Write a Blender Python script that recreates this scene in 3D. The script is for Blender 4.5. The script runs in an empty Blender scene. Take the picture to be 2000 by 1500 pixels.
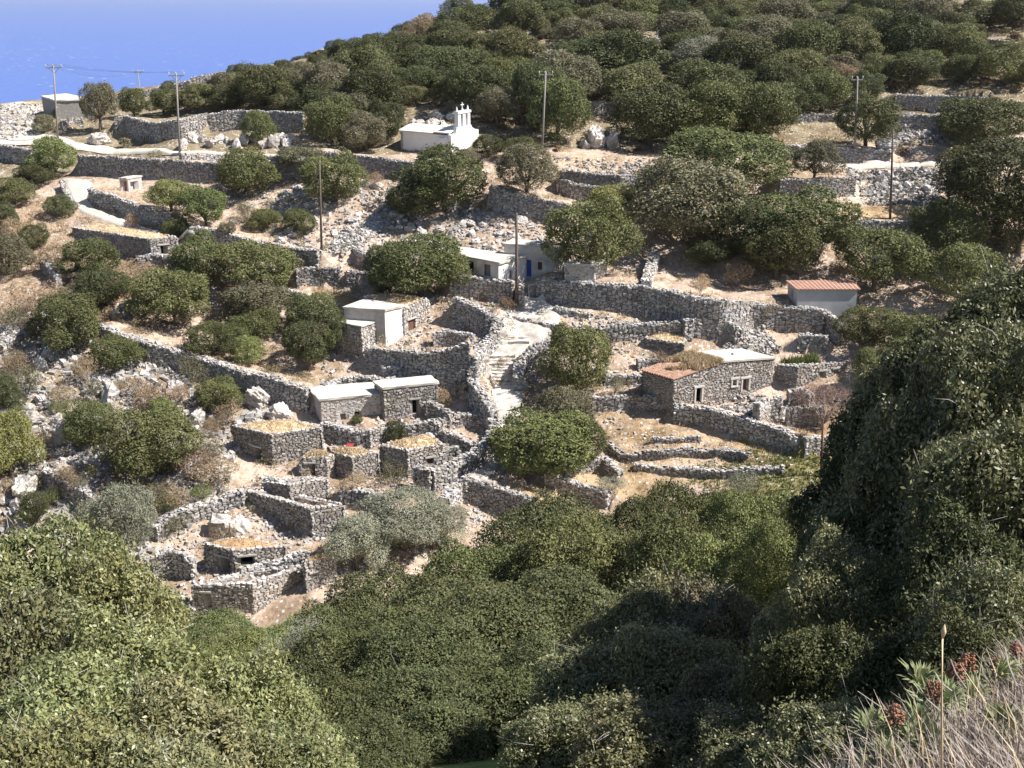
import bpy, math, random
import numpy as np
rng = np.random.default_rng(7)
random.seed(7)
SC = bpy.context.scene
COL = SC.collection

# ------------------------------------------------------------------ camera
FPX, PITCH = 2100.0, math.atan(775 / 2100.0)
SP, CP = math.sin(PITCH), math.cos(PITCH)
cam_d = bpy.data.cameras.new('camera'); cam = bpy.data.objects.new('camera', cam_d); COL.objects.link(cam)
cam_d.sensor_width = 36.0; cam_d.lens = 36.0 * FPX / 2000.0; cam_d.clip_start = 0.1; cam_d.clip_end = 60000
cam.location = (0, 0, 0); cam.rotation_euler = (math.pi / 2 - PITCH, 0, 0)
SC.camera = cam

# ------------------------------------------------------------------ sky and sun
SUN_AZ, SUN_EL = math.radians(-7), math.radians(49)      # azimuth measured from +X towards +Y
sd = np.array([math.cos(SUN_EL) * math.cos(SUN_AZ), math.cos(SUN_EL) * math.sin(SUN_AZ), math.sin(SUN_EL)])
W = bpy.data.worlds.new('World'); SC.world = W; W.use_nodes = True
nt = W.node_tree; nt.nodes.clear()
sky = nt.nodes.new('ShaderNodeTexSky'); sky.sky_type = 'NISHITA'; sky.sun_disc = False
sky.sun_elevation = SUN_EL; sky.sun_rotation = math.pi / 2 - SUN_AZ
sky.air_density = 1.0; sky.dust_density = 0.6; sky.ozone_density = 2.0
bgn = nt.nodes.new('ShaderNodeBackground'); bgn.inputs[1].default_value = 0.06
wo = nt.nodes.new('ShaderNodeOutputWorld')
nt.links.new(sky.outputs[0], bgn.inputs[0]); nt.links.new(bgn.outputs[0], wo.inputs[0])
sl = bpy.data.lights.new('sun', 'SUN'); sl.energy = 5.0; sl.angle = math.radians(0.53); sl.color = (1.0, 0.945, 0.87)
so = bpy.data.objects.new('sun', sl); COL.objects.link(so)
from mathutils import Vector
so.rotation_euler = Vector((-sd).tolist()).to_track_quat('-Z', 'Y').to_euler()
so.location = (60, 60, 80)
SC.view_settings.view_transform = 'Standard'; SC.view_settings.look = 'None'
SC.view_settings.exposure = 0.95; SC.view_settings.gamma = 1.0
SC.cycles.max_bounces = 4; SC.cycles.diffuse_bounces = 2; SC.cycles.glossy_bounces = 2
SC.cycles.transmission_bounces = 3; SC.cycles.transparent_max_bounces = 4

# ------------------------------------------------------------------ projection helpers
def ray(px, py):
    a, b = (px - 1000.0) / FPX, (750.0 - py) / FPX
    return np.array([a, CP + b * SP, -SP + b * CP])
def at(px, py, D): return ray(px, py) * D
def proj(x, y, z):
    d = y * CP - z * SP; u = y * SP + z * CP
    return 1000 + FPX * x / d, 750 - FPX * u / d, d
def z_at_pix(x, y, py):
    k = (750.0 - py) / FPX
    return y * (k * CP - SP) / (CP + k * SP)
def on_plane(px, py, z):
    r = ray(px, py); return r * (z / r[2])

def hash2(ix, iy, s):
    h = (ix * 374761393 + iy * 668265263 + s * 974634777) & 0x7fffffff
    h = ((h ^ (h >> 13)) * 1274126177) & 0x7fffffff
    return ((h ^ (h >> 16)) & 0xffff) / 65535.0
def vnoise(x, y, s=0):
    x = np.asarray(x, float); y = np.asarray(y, float)
    ix = np.floor(x).astype(np.int64); iy = np.floor(y).astype(np.int64)
    fx = x - ix; fy = y - iy; fx = fx * fx * (3 - 2 * fx); fy = fy * fy * (3 - 2 * fy)
    a = hash2(ix, iy, s); b = hash2(ix + 1, iy, s); c = hash2(ix, iy + 1, s); d = hash2(ix + 1, iy + 1, s)
    return (a * (1 - fx) + b * fx) * (1 - fy) + (c * (1 - fx) + d * fx) * fy - 0.5
def fbm(x, y, s=0, o=3):
    r = 0
    for i in range(o): r = r + vnoise(x * 2 ** i, y * 2 ** i, s + i * 17) / 2 ** i
    return r

# ------------------------------------------------------------------ terrain height field
CT = [(450,1190,80),(700,1080,84),(500,1000,88),(900,960,92),(1300,930,92),(1600,920,90),(600,830,99),(1000,840,99),
 (1400,790,101),(1700,760,100),(800,680,106),(1000,650,108),(1300,640,108),(1650,640,108),(1000,580,112),(700,500,120),
 (1300,500,119),(1700,480,120),(200,560,112),(0,650,104),(0,800,96),(200,900,92),(0,1000,88),(300,1100,84),(100,480,119),
 (1000,400,126),(1500,400,126),(1900,420,123),(600,400,127),(200,400,128),(0,420,126),(100,300,146),(0,280,150),(350,305,140),
 (700,310,137),(1000,300,138),(1350,312,138),(1700,320,136),(1950,330,134),(600,230,152),(1000,220,152),(1500,220,153),
 (1900,220,150),(30,225,165),(300,195,170),(1000,120,178),(1500,100,185),(1900,100,178),(1200,30,215),(1700,20,215),(2000,20,205),
 (0,208,185),(130,193,185),(230,182,190),(400,164,200),(500,149,205),(620,124,210),(740,86,215),(850,54,222),(940,30,228)]
PTS = [at(*c) for c in CT]
for c in [(0,208,185),(230,182,190),(400,164,200),(620,124,210),(850,54,222)]:
    p = at(*c); q = p * 1.10; PTS.append(np.array([q[0], q[1], p[2] - 9])); q = p * 1.5; PTS.append(np.array([q[0], q[1], p[2] - 62]))
PTS += [np.array(v, float) for v in [(0,285,-9),(60,285,5),(130,285,14),(60,380,-2),(160,400,10),(200,200,18),(150,140,-2),(150,90,-26),(150,60,-36),(150,20,-12),
 (-150,60,-58),(-170,120,-62),(-150,20,-32),(-60,2,-6),(60,2,-1.5),(-140,170,-38),(0,480,-60),(150,500,-60),(-150,450,-165),
 (0,-12,1),(-40,-12,1),(40,-12,2),(0,0,-2.6),(0,2.5,-3.4),(0,5,-5.6),(2.5,5,-5.0),(-3,5,-5.8),(0,10,-9.2),(-6,10,-9.4),(6,10,-8.8),(0,18,-14.9),(-12,18,-15.4),(14,18,-13.9),
 (0,30,-23.4),(-20,30,-24.5),(22,30,-22),(0,45,-32.5),(-30,45,-34),(35,45,-31),(0,58,-39.3),(-32,58,-41),(40,58,-37.5),(0,66,-42.6),(-30,66,-44),(42,66,-40.8),(80,50,-30),(-70,50,-44)]]
PTS = np.array(PTS)
def tps_fit(P, lam=0.6):
    n = len(P); X = P[:, :2] / 100.0
    d2 = ((X[:, None] - X[None]) ** 2).sum(-1); K = 0.5 * d2 * np.log(d2 + 1e-12)
    A = np.zeros((n + 3, n + 3)); A[:n, :n] = K + lam * 1e-4 * np.eye(n)
    A[:n, n] = 1; A[:n, n + 1:] = X; A[n, :n] = 1; A[n + 1:, :n] = X.T
    return np.linalg.solve(A, np.concatenate([P[:, 2], np.zeros(3)])), X
TW, TX = tps_fit(PTS)
GX = np.unique(np.round(np.concatenate([np.arange(-240, -76, 4.0), np.arange(-76, 76, 0.45), np.arange(76, 250, 4.0)]), 3))
GY = np.unique(np.round(np.concatenate([np.arange(-14, 56, 1.0), np.arange(56, 178, 0.45), np.arange(178, 262, 1.5), np.arange(262, 520, 12.0)]), 3))
XX, YY = np.meshgrid(GX, GY)
ZZ = np.full(XX.shape, TW[len(TX)])
ZZ = ZZ + TW[len(TX) + 1] * XX / 100 + TW[len(TX) + 2] * YY / 100
for i in range(len(TX)):
    d2 = (XX / 100 - TX[i, 0]) ** 2 + (YY / 100 - TX[i, 1]) ** 2
    ZZ += TW[i] * 0.5 * d2 * np.log(d2 + 1e-12)
_amp = np.clip((YY - 40) / 30, 0.15, 1)
ZZ += _amp * (0.9 * fbm(XX / 9, YY / 9, 3, 2) + 0.30 * fbm(XX / 1.6, YY / 1.6, 9, 2))
def H(x, y):
    x = np.asarray(x, float); y = np.asarray(y, float)
    i = np.clip(np.searchsorted(GX, x) - 1, 0, len(GX) - 2); j = np.clip(np.searchsorted(GY, y) - 1, 0, len(GY) - 2)
    fx = np.clip((x - GX[i]) / (GX[i + 1] - GX[i]), 0, 1); fy = np.clip((y - GY[j]) / (GY[j + 1] - GY[j]), 0, 1)
    return (ZZ[j, i] * (1 - fx) + ZZ[j, i + 1] * fx) * (1 - fy) + (ZZ[j + 1, i] * (1 - fx) + ZZ[j + 1, i + 1] * fx) * fy
def hit(px, py, off=0.0, dmin=62.0, dmax=300.0):
    r = ray(px, py); D = np.arange(dmin, dmax, 0.25)
    g = r[2] * D - H(r[0] * D, r[1] * D) - off
    k = np.argmax(g < 0)
    if g[k] >= 0:
        k = int(np.argmin(g)); return r * D[k]
    if k == 0: return r * D[0]
    a, b = g[k - 1], g[k]; t = a / (a - b + 1e-9)
    return r * (D[k - 1] + 0.25 * t)

def unit(v): return v / (np.linalg.norm(v, axis=-1, keepdims=True) + 1e-9)
# ------------------------------------------------------------------ mesh helpers
def mesh_np(name, V, F, mat=None, col=None, smooth=False, mats=None, midx=None):
    V = np.asarray(V, np.float32).reshape(-1, 3); F = np.asarray(F, np.int32); k = F.shape[1]
    me = bpy.data.meshes.new(name)
    me.vertices.add(len(V)); me.vertices.foreach_set('co', V.ravel())
    me.loops.add(F.size); me.loops.foreach_set('vertex_index', F.ravel())
    me.polygons.add(len(F)); me.polygons.foreach_set('loop_start', np.arange(0, F.size, k, dtype=np.int32))
    me.polygons.foreach_set('loop_total', np.full(len(F), k, np.int32))
    me.polygons.foreach_set('use_smooth', np.full(len(F), smooth, bool))
    if midx is not None: me.polygons.foreach_set('material_index', np.asarray(midx, np.int32))
    me.update(calc_edges=True)
    if col is not None:
        a = me.attributes.new('Col', 'FLOAT_COLOR', 'POINT'); c = np.ones((len(V), 4), np.float32); c[:, :3] = col
        a.data.foreach_set('color', c.ravel())
    for m in (mats or ([mat] if mat else [])): me.materials.append(m)
    return me
def link(name, me, parent=None, loc=None, rot=None, scale=None):
    o = bpy.data.objects.new(name, me); COL.objects.link(o)
    if parent is not None: o.parent = parent
    if loc is not None: o.location = [float(v) for v in loc]
    if rot is not None: o.rotation_euler = rot
    if scale is not None: o.scale = scale
    return o
def tag(o, label, cat, group=None):
    o['label'] = label; o['category'] = cat
    if group: o['group'] = group
    return o
def thing(name, loc, label, cat, group=None, rz=0.0):
    o = link(name, None, None, loc, (0, 0, rz)); o.empty_display_size = 0.3
    o['kind'] = 'thing'
    return tag(o, label, cat, group)
class MB:
    """collects polygons in world or local coordinates; build() makes one mesh object"""
    def __init__(s): s.V = []; s.F = []; s.n = 0
    def add(s, V, F):
        s.V.append(np.asarray(V, float).reshape(-1, 3)); s.F.append(np.asarray(F, int) + s.n); s.n += len(s.V[-1])
    def hexa(s, b, t):       # b, t : 4 bottom corners (ccw seen from above), 4 top corners
        s.add(list(b) + list(t), [(3, 2, 1, 0), (4, 5, 6, 7), (0, 1, 5, 4), (1, 2, 6, 5), (2, 3, 7, 6), (3, 0, 4, 7)])
    def box(s, c, size, rz=0.0):
        c = np.asarray(c, float); hx, hy, hz = np.asarray(size, float) / 2; ca, sa = math.cos(rz), math.sin(rz)
        q = [(x * ca - y * sa, x * sa + y * ca) for x, y in ((-hx, -hy), (hx, -hy), (hx, hy), (-hx, hy))]
        s.hexa([(c[0] + x, c[1] + y, c[2] - hz) for x, y in q], [(c[0] + x, c[1] + y, c[2] + hz) for x, y in q])
    def tube(s, pts, rad, n=6):
        pts = np.asarray(pts, float); rad = np.broadcast_to(np.asarray(rad, float), (len(pts),))
        d = np.gradient(pts, axis=0); d /= np.linalg.norm(d, axis=1)[:, None] + 1e-9
        up = np.where(np.abs(d[:, 2:3]) > 0.9, [[1.0, 0, 0]], [[0, 0, 1.0]])
        a = np.cross(d, up); a /= np.linalg.norm(a, axis=1)[:, None] + 1e-9; b = np.cross(d, a)
        th = np.arange(n) * 2 * math.pi / n
        V = pts[:, None] + rad[:, None, None] * (np.cos(th)[None, :, None] * a[:, None] + np.sin(th)[None, :, None] * b[:, None])
        V = V.reshape(-1, 3); F = []
        for i in range(len(pts) - 1):
            for k in range(n):
                F.append((i * n + k, i * n + (k + 1) % n, (i + 1) * n + (k + 1) % n, (i + 1) * n + k))
        m = len(V); V = np.vstack([V, pts[:1], pts[-1:]])
        for k in range(n):
            F.append((m, m, (k + 1) % n, k)); e = (len(pts) - 1) * n; F.append((m + 1, m + 1, e + k, e + (k + 1) % n))
        s.add(V, F)
    def mesh(s, name, mat, smooth=False, col=None):
        V = np.vstack(s.V); F = np.vstack([f if f.shape[1] == 4 else np.hstack([f, f[:, -1:]]) for f in s.F])
        me = bpy.data.meshes.new(name)
        me.from_pydata(V.tolist(), [], [tuple(dict.fromkeys(f)) for f in F.tolist()]); me.update()
        if smooth:
            me.polygons.foreach_set('use_smooth', np.ones(len(me.polygons), bool))
        if col is not None:
            a = me.attributes.new('Col', 'FLOAT_COLOR', 'POINT'); c = np.ones((len(V), 4), np.float32); c[:, :3] = col
            a.data.foreach_set('color', c.ravel())
        if mat: me.materials.append(mat)
        return me
    def build(s, name, mat, parent=None, smooth=False, off=None):
        if off is not None: s.V = [v - np.asarray(off) for v in s.V]
        return link(name, s.mesh(name, mat, smooth), parent)

# ------------------------------------------------------------------ materials
def newmat(name):
    m = bpy.data.materials.new(name); m.use_nodes = True; n = m.node_tree.nodes; n.clear()
    out = n.new('ShaderNodeOutputMaterial'); p = n.new('ShaderNodeBsdfPrincipled')
    p.inputs['Roughness'].default_value = 0.9; p.inputs['Specular IOR Level'].default_value = 0.15
    m.node_tree.links.new(p.outputs[0], out.inputs[0])
    return m, n, m.node_tree.links, p, out
def noise_ramp(n, l, scale, stops, detail=5, coord='Object', rough=0.6):
    tc = n.new('ShaderNodeTexCoord'); no = n.new('ShaderNodeTexNoise'); no.inputs['Scale'].default_value = scale
    no.inputs['Detail'].default_value = detail; no.inputs['Roughness'].default_value = rough
    if coord == 'World':
        g = n.new('ShaderNodeNewGeometry'); l.new(g.outputs['Position'], no.inputs['Vector'])
    else: l.new(tc.outputs[coord], no.inputs['Vector'])
    r = n.new('ShaderNodeValToRGB'); l.new(no.outputs['Fac'], r.inputs['Fac'])
    e = r.color_ramp.elements; e[0].position = stops[0][0]; e[0].color = (*stops[0][1], 1); e[1].position = stops[-1][0]; e[1].color = (*stops[-1][1], 1)
    for p_, c_ in stops[1:-1]: x = e.new(p_); x.color = (*c_, 1)
    return r, no
def mixc(n, l, a, b, fac, mode='MIX'):
    m = n.new('ShaderNodeMix'); m.data_type = 'RGBA'; m.blend_type = mode
    for sock, v in ((m.inputs[0], fac), (m.inputs[6], a), (m.inputs[7], b)):
        if hasattr(v, 'node'): l.new(v, sock)
        else: sock.default_value = v if not isinstance(v, tuple) else (*v, 1)
    return m.outputs[2]
def bump(n, l, p, h, strength=0.4, dist=0.05):
    b = n.new('ShaderNodeBump'); b.inputs['Strength'].default_value = strength; b.inputs['Distance'].default_value = dist
    l.new(h, b.inputs['Height']); l.new(b.outputs[0], p.inputs['Normal'])
def simple(name, c, var=0.25, scale=3.0, rough=0.9, coord='World', b=0.2):
    m, n, l, p, o = newmat(name); c = np.array(c)
    r, no = noise_ramp(n, l, scale, [(0.3, tuple(c * (1 - var))), (0.7, tuple(np.minimum(c * (1 + var), 0.9)))], coord=coord)
    l.new(r.outputs[0], p.inputs['Base Color']); p.inputs['Roughness'].default_value = rough
    if b: bump(n, l, p, no.outputs['Fac'], b, 0.03)
    return m
def stone_mat(name, tint=(1, 1, 1)):
    m, n, l, p, o = newmat(name)
    at_ = n.new('ShaderNodeAttribute'); at_.attribute_name = 'Col'
    r, no = noise_ramp(n, l, 4.0, [(0.28, (0.50, 0.48, 0.47)), (0.5, (0.86, 0.85, 0.84)), (0.72, (1.12, 1.10, 1.08))], coord='World', detail=6)
    r2, n2 = noise_ramp(n, l, 0.7, [(0.35, (1.0, 0.955, 0.90)), (0.65, (0.97, 0.985, 1.03))], coord='World', detail=3)
    c = mixc(n, l, at_.outputs['Color'], r.outputs[0], 1.0, 'MULTIPLY'); c = mixc(n, l, c, r2.outputs[0], 1.0, 'MULTIPLY')
    oi = n.new('ShaderNodeObjectInfo'); mr = n.new('ShaderNodeMapRange'); mr.inputs[3].default_value = 0.82; mr.inputs[4].default_value = 1.12
    l.new(oi.outputs['Random'], mr.inputs[0])
    cr = n.new('ShaderNodeCombineColor')
    for i in range(3): l.new(mr.outputs[0], cr.inputs[i])
    c = mixc(n, l, c, cr.outputs[0], 1.0, 'MULTIPLY'); c = mixc(n, l, c, tint, 1.0, 'MULTIPLY')
    l.new(c, p.inputs['Base Color'])
    nb, nn = noise_ramp(n, l, 9.0, [(0, (0, 0, 0)), (1, (1, 1, 1))], coord='World', detail=4)
    bump(n, l, p, nn.outputs['Fac'], 0.5, 0.06)
    return m
M = {}
M['stone'] = stone_mat('limestone')
M['housestone'] = stone_mat('house_stone', (0.98, 0.95, 0.92))
M['core'] = simple('wall_fill', (0.29, 0.275, 0.26), 0.35, 5.0)
M['rock'] = stone_mat('rock', (1.0, 0.98, 0.97))
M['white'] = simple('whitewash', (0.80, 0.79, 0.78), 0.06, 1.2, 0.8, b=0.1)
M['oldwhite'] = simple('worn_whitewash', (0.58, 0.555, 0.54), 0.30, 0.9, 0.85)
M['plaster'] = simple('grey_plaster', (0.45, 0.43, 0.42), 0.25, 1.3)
M['cement'] = simple('cement_render', (0.44, 0.45, 0.47), 0.10, 0.9)
M['concrete'] = simple('pale_concrete', (0.52, 0.49, 0.44), 0.16, 1.5)
M['chapelroof'] = simple('chapel_roof', (0.66, 0.63, 0.56), 0.10, 0.8)
M['strawroof'] = simple('straw_earth', (0.57, 0.44, 0.285), 0.2, 2.5, b=0.8)
M['earthroof'] = simple('brown_earth', (0.42, 0.27, 0.155), 0.25, 2.0, b=0.8)
M['straw'] = simple('dry_straw', (0.55, 0.44, 0.29), 0.35, 4.0, b=0)
M['greygrass'] = simple('grey_thorn', (0.33, 0.285, 0.255), 0.4, 9.0, b=0)
M['tile'] = simple('clay_tile', (0.37, 0.235, 0.175), 0.35, 3.5)
M['redroof'] = simple('red_sheet', (0.40, 0.24, 0.185), 0.22, 2.5)
M['wood'] = simple('weathered_pole', (0.13, 0.105, 0.09), 0.3, 5.0)
M['greywood'] = simple('grey_pole', (0.27, 0.25, 0.235), 0.2, 5.0)
M['rust'] = simple('rusty_steel', (0.10, 0.05, 0.035), 0.4, 6.0)
M['metal'] = simple('galvanised', (0.45, 0.45, 0.45), 0.1, 3.0, 0.5)
M['insul'] = simple('insulator', (0.55, 0.55, 0.52), 0.1, 3.0, 0.3)
M['blue'] = simple('blue_paint', (0.05, 0.11, 0.42), 0.2, 3.0, 0.6)
M['grey_door'] = simple('old_door', (0.22, 0.20, 0.19), 0.3, 6.0)
M['brown_door'] = simple('brown_door', (0.14, 0.075, 0.055), 0.3, 6.0)
M['red_door'] = simple('red_door', (0.30, 0.13, 0.09), 0.3, 6.0)
M['frame'] = simple('pale_frame', (0.55, 0.53, 0.50), 0.1, 3.0)
M['black'] = simple('shade_and_chimney_black', (0.02, 0.018, 0.018), 0.2, 3.0)  # black that paints indoor shade behind holes; also colours the chimney
M['redcloth'] = simple('red_cloth', (0.5, 0.03, 0.03), 0.2, 3.0)
M['bark'] = simple('bark', (0.15, 0.125, 0.105), 0.35, 6.0)
M['palebark'] = simple('pale_twigs', (0.36, 0.33, 0.30), 0.3, 6.0)
M['wire'] = simple('wire', (0.12, 0.12, 0.13), 0.1, 3.0, 0.5)
M['roadm'] = simple('pale_road', (0.53, 0.49, 0.43), 0.14, 0.9, b=0.3)
M['slab'] = simple('worn_slab', (0.52, 0.485, 0.45), 0.2, 1.4, b=0.4)
M['pathrock'] = simple('bare_path_rock', (0.46, 0.425, 0.385), 0.42, 1.1, b=0.9)

def leaf_mat(name, c, var=0.35, trans=0.15, rough=0.55, spec=0.18):
    m, n, l, p, o = newmat(name)
    at_ = n.new('ShaderNodeAttribute'); at_.attribute_name = 'Col'
    oi = n.new('ShaderNodeObjectInfo'); hs = n.new('ShaderNodeHueSaturation')
    mr = n.new('ShaderNodeMapRange'); mr.inputs[3].default_value = 0.485; mr.inputs[4].default_value = 0.515; l.new(oi.outputs['Random'], mr.inputs[0])
    mm = n.new('ShaderNodeMath'); mm.operation = 'MULTIPLY'; mm.inputs[1].default_value = 7.31; l.new(oi.outputs['Random'], mm.inputs[0])
    mf = n.new('ShaderNodeMath'); mf.operation = 'FRACT'; l.new(mm.outputs[0], mf.inputs[0])
    mv = n.new('ShaderNodeMapRange'); mv.inputs[3].default_value = 1 - var * 0.7; mv.inputs[4].default_value = 1 + var; l.new(mf.outputs[0], mv.inputs[0])
    l.new(mr.outputs[0], hs.inputs['Hue']); l.new(mv.outputs[0], hs.inputs['Value'])
    hs.inputs['Color'].default_value = (*c, 1)
    col = mixc(n, l, hs.outputs[0], at_.outputs['Color'], 1.0, 'MULTIPLY')
    l.new(col, p.inputs['Base Color']); p.inputs['Roughness'].default_value = rough; p.inputs['Specular IOR Level'].default_value = spec
    t = n.new('ShaderNodeBsdfTranslucent'); l.new(col, t.inputs[0])
    mx = n.new('ShaderNodeMixShader'); mx.inputs[0].default_value = trans
    l.new(p.outputs[0], mx.inputs[1]); l.new(t.outputs[0], mx.inputs[2]); l.new(mx.outputs[0], o.inputs[0])
    return m
M['dark'] = leaf_mat('leaf_dark', (0.086, 0.100, 0.047))
M['mid'] = leaf_mat('leaf_mid', (0.112, 0.128, 0.055))
M['olivegreen'] = leaf_mat('leaf_olive_green', (0.132, 0.137, 0.066))
M['light'] = leaf_mat('leaf_light', (0.155, 0.185, 0.074))
M['yellow'] = leaf_mat('leaf_yellow', (0.190, 0.205, 0.080))
M['silver'] = leaf_mat('leaf_silver', (0.235, 0.25, 0.195), 0.2)
M['brown'] = leaf_mat('leaf_brown', (0.275, 0.215, 0.150), 0.3, 0.15)
M['greyish'] = leaf_mat('leaf_greyish', (0.152, 0.150, 0.098), 0.2, 0.15)
M['purple'] = leaf_mat('leaf_purple', (0.20, 0.135, 0.115), 0.2, 0.1)
M['gloss'] = leaf_mat('leaf_gloss', (0.205, 0.225, 0.105), 0.2, 0.22, 0.42, 0.4)
M['gloss2'] = leaf_mat('leaf_gloss_olive', (0.175, 0.186, 0.098), 0.2, 0.2, 0.42, 0.4)
M['weed'] = leaf_mat('leaf_weed', (0.165, 0.185, 0.075), 0.25)
M['spurge'] = leaf_mat('leaf_spurge', (0.20, 0.23, 0.11), 0.15)
M['seed'] = leaf_mat('seed_head', (0.30, 0.135, 0.09), 0.2, 0.1)

# ------------------------------------------------------------------ sea
def build_sea():
    m, n, l, p, o = newmat('sea_water')
    p.inputs['Base Color'].default_value = (0.070, 0.135, 0.46, 1); p.inputs['Roughness'].default_value = 0.28
    p.inputs['Specular IOR Level'].default_value = 0.35
    tc = n.new('ShaderNodeNewGeometry')
    mp = n.new('ShaderNodeMapping'); mp.inputs['Scale'].default_value = (1, 0.55, 1); l.new(tc.outputs['Position'], mp.inputs[0])
    nz = n.new('ShaderNodeTexNoise'); nz.inputs['Scale'].default_value = 0.06; nz.inputs['Detail'].default_value = 6; l.new(mp.outputs[0], nz.inputs['Vector'])
    bump(n, l, p, nz.outputs['Fac'], 0.6, 3.0)
    # whitecaps: sparse foam spots, a colour the water itself has there
    mp2 = n.new('ShaderNodeMapping'); mp2.inputs['Scale'].default_value = (0.035, 0.075, 1); l.new(tc.outputs['Position'], mp2.inputs[0])
    vo = n.new('ShaderNodeTexVoronoi'); vo.inputs['Scale'].default_value = 1.0; l.new(mp2.outputs[0], vo.inputs['Vector'])
    nz2 = n.new('ShaderNodeTexNoise'); nz2.inputs['Scale'].default_value = 0.35; nz2.inputs['Detail'].default_value = 3; l.new(tc.outputs['Position'], nz2.inputs['Vector'])
    ad = n.new('ShaderNodeMath'); ad.operation = 'MULTIPLY_ADD'; ad.inputs[1].default_value = 0.14; l.new(nz2.outputs['Fac'], ad.inputs[0]); l.new(vo.outputs['Distance'], ad.inputs[2])
    sep = n.new('ShaderNodeSeparateColor'); l.new(vo.outputs['Color'], sep.inputs[0])
    th = n.new('ShaderNodeMapRange'); th.inputs[1].default_value = 0.45; th.inputs[2].default_value = 1.0; th.inputs[3].default_value = 0.0; th.inputs[4].default_value = 0.27; l.new(sep.outputs[0], th.inputs[0])
    lt = n.new('ShaderNodeMath'); lt.operation = 'LESS_THAN'; l.new(ad.outputs[0], lt.inputs[0]); l.new(th.outputs[0], lt.inputs[1])
    c = mixc(n, l, (0.070, 0.135, 0.46), (0.75, 0.78, 0.8), lt.outputs[0]); l.new(c, p.inputs['Base Color'])
    V = []; F = []
    xs = np.array([-30000, -6000, -1500, 0, 1500, 6000, 30000.]); ys = np.array([-3000, 0, 400, 1500, 6000, 40000.])
    for y in ys:
        for x in xs: V.append((x, y, -150))
    nx = len(xs)
    for j in range(len(ys) - 1):
        for i in range(nx - 1): F.append((j * nx + i, j * nx + i + 1, (j + 1) * nx + i + 1, (j + 1) * nx + i))
    o_ = link('sea', mesh_np('sea', V, F, m)); o_['kind'] = 'structure'; o_['label'] = 'deep blue open sea flecked with small whitecaps'
build_sea()

# ------------------------------------------------------------------ stones
def jit_boxes(C, T, N, S, seed, drop=0):
    """C centres, T tangents, N normals (unit), S sizes (along T, along up, along N). returns verts and quads of jittered boxes"""
    r = np.random.default_rng(seed); n = len(C); U = np.cross(N, T)
    sg = np.array([(-1, -1, -1), (1, -1, -1), (1, 1, -1), (-1, 1, -1), (-1, -1, 1), (1, -1, 1), (1, 1, 1), (-1, 1, 1)], float)
    J = sg[None] * (1.04 - 0.55 * r.random((n, 8, 3)))
    ro = .16 * r.normal(size=n); co, si = np.cos(ro)[:, None], np.sin(ro)[:, None]; T, U = T * co + U * si, U * co - T * si
    P = 0.5 * J * S[:, None, :]
    V = C[:, None] + P[..., 0:1] * T[:, None] + P[..., 1:2] * U[:, None] + P[..., 2:3] * N[:, None]
    q = np.array([(3, 2, 1, 0), (4, 5, 6, 7), (0, 1, 5, 4), (1, 2, 6, 5), (2, 3, 7, 6), (3, 0, 4, 7)])
    q = np.delete(q, drop, axis=0)          # the bedded face of each stone is never seen
    F = (np.arange(n) * 8)[:, None, None] + q[None]
    return V.reshape(-1, 3), F.reshape(-1, 4)
def stone_cols(n, r, lo=0.30, hi=0.62):
    b = lo + (hi - lo) * r.random(n) ** 1.2; w = r.random(n)
    c = np.stack([b * (1 + 0.03 * w), b * .99, b * (1.01 - 0.08 * w)], 1)
    dk = r.random(n) < 0.12; c[dk] *= 0.6
    return np.repeat(c, 8, axis=0)
def ico(sub=1):
    import bmesh
    bm = bmesh.new(); bmesh.ops.create_icosphere(bm, subdivisions=sub, radius=1.0)
    V = np.array([v.co[:] for v in bm.verts]); F = np.array([[v.index for v in f.verts] for f in bm.faces]); bm.free(); return V, F
ICO1, ICO2, ICO3, ICO4 = ico(1), ico(2), ico(3), ico(4)
def rock_mesh(name, seed, base=ICO2, planes=14, mat=None, lo=0.45):
    r = np.random.default_rng(seed); V, F = base; n = r.normal(size=(planes, 3)); n /= np.linalg.norm(n, axis=1)[:, None]
    d = 0.55 + 0.4 * r.random(planes); dots = V @ n.T
    rad = np.min(np.where(dots > 0.15, d[None] / np.maximum(dots, 0.15), 1.3), axis=1)
    P = V * np.minimum(rad, 1.25)[:, None]
    if base is ICO1: P += 0.03 * r.normal(size=P.shape)
    else:
        for q, am in ((2.3, .22), (5.1, .14), (11.0, .07)):
            g = np.abs(vnoise(V[:, 0] * q + seed, V[:, 1] * q + 3 * V[:, 2] * q * .4, seed) + vnoise(V[:, 2] * q, V[:, 1] * q - seed, seed + 5)); P = P * (1 + am * (.45 - 1.6 * g))[:, None]
        P += 0.012 * r.normal(size=P.shape)
    P /= np.abs(P).max(axis=0)[None]
    b = lo * (0.9 + 0.2 * r.random())
    me = mesh_np(name, P * 0.5, F, mat or M['stone'], np.tile([b * 1.02, b, b * 0.97], (len(P), 1)))
    return me
CAPS = [rock_mesh('cap_stone', 100 + i, ICO1, 8, M['stone'], 0.44 + 0.03 * (i % 7)) for i in range(14)]  # paler than the face stones: sunlit look of wall tops put into colour
ROCKS = [rock_mesh('boulder', 200 + i, ICO4 if i < 6 else ICO3, 20, M['rock'], 0.50 + 0.03 * (i % 5)) for i in range(12)]

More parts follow.
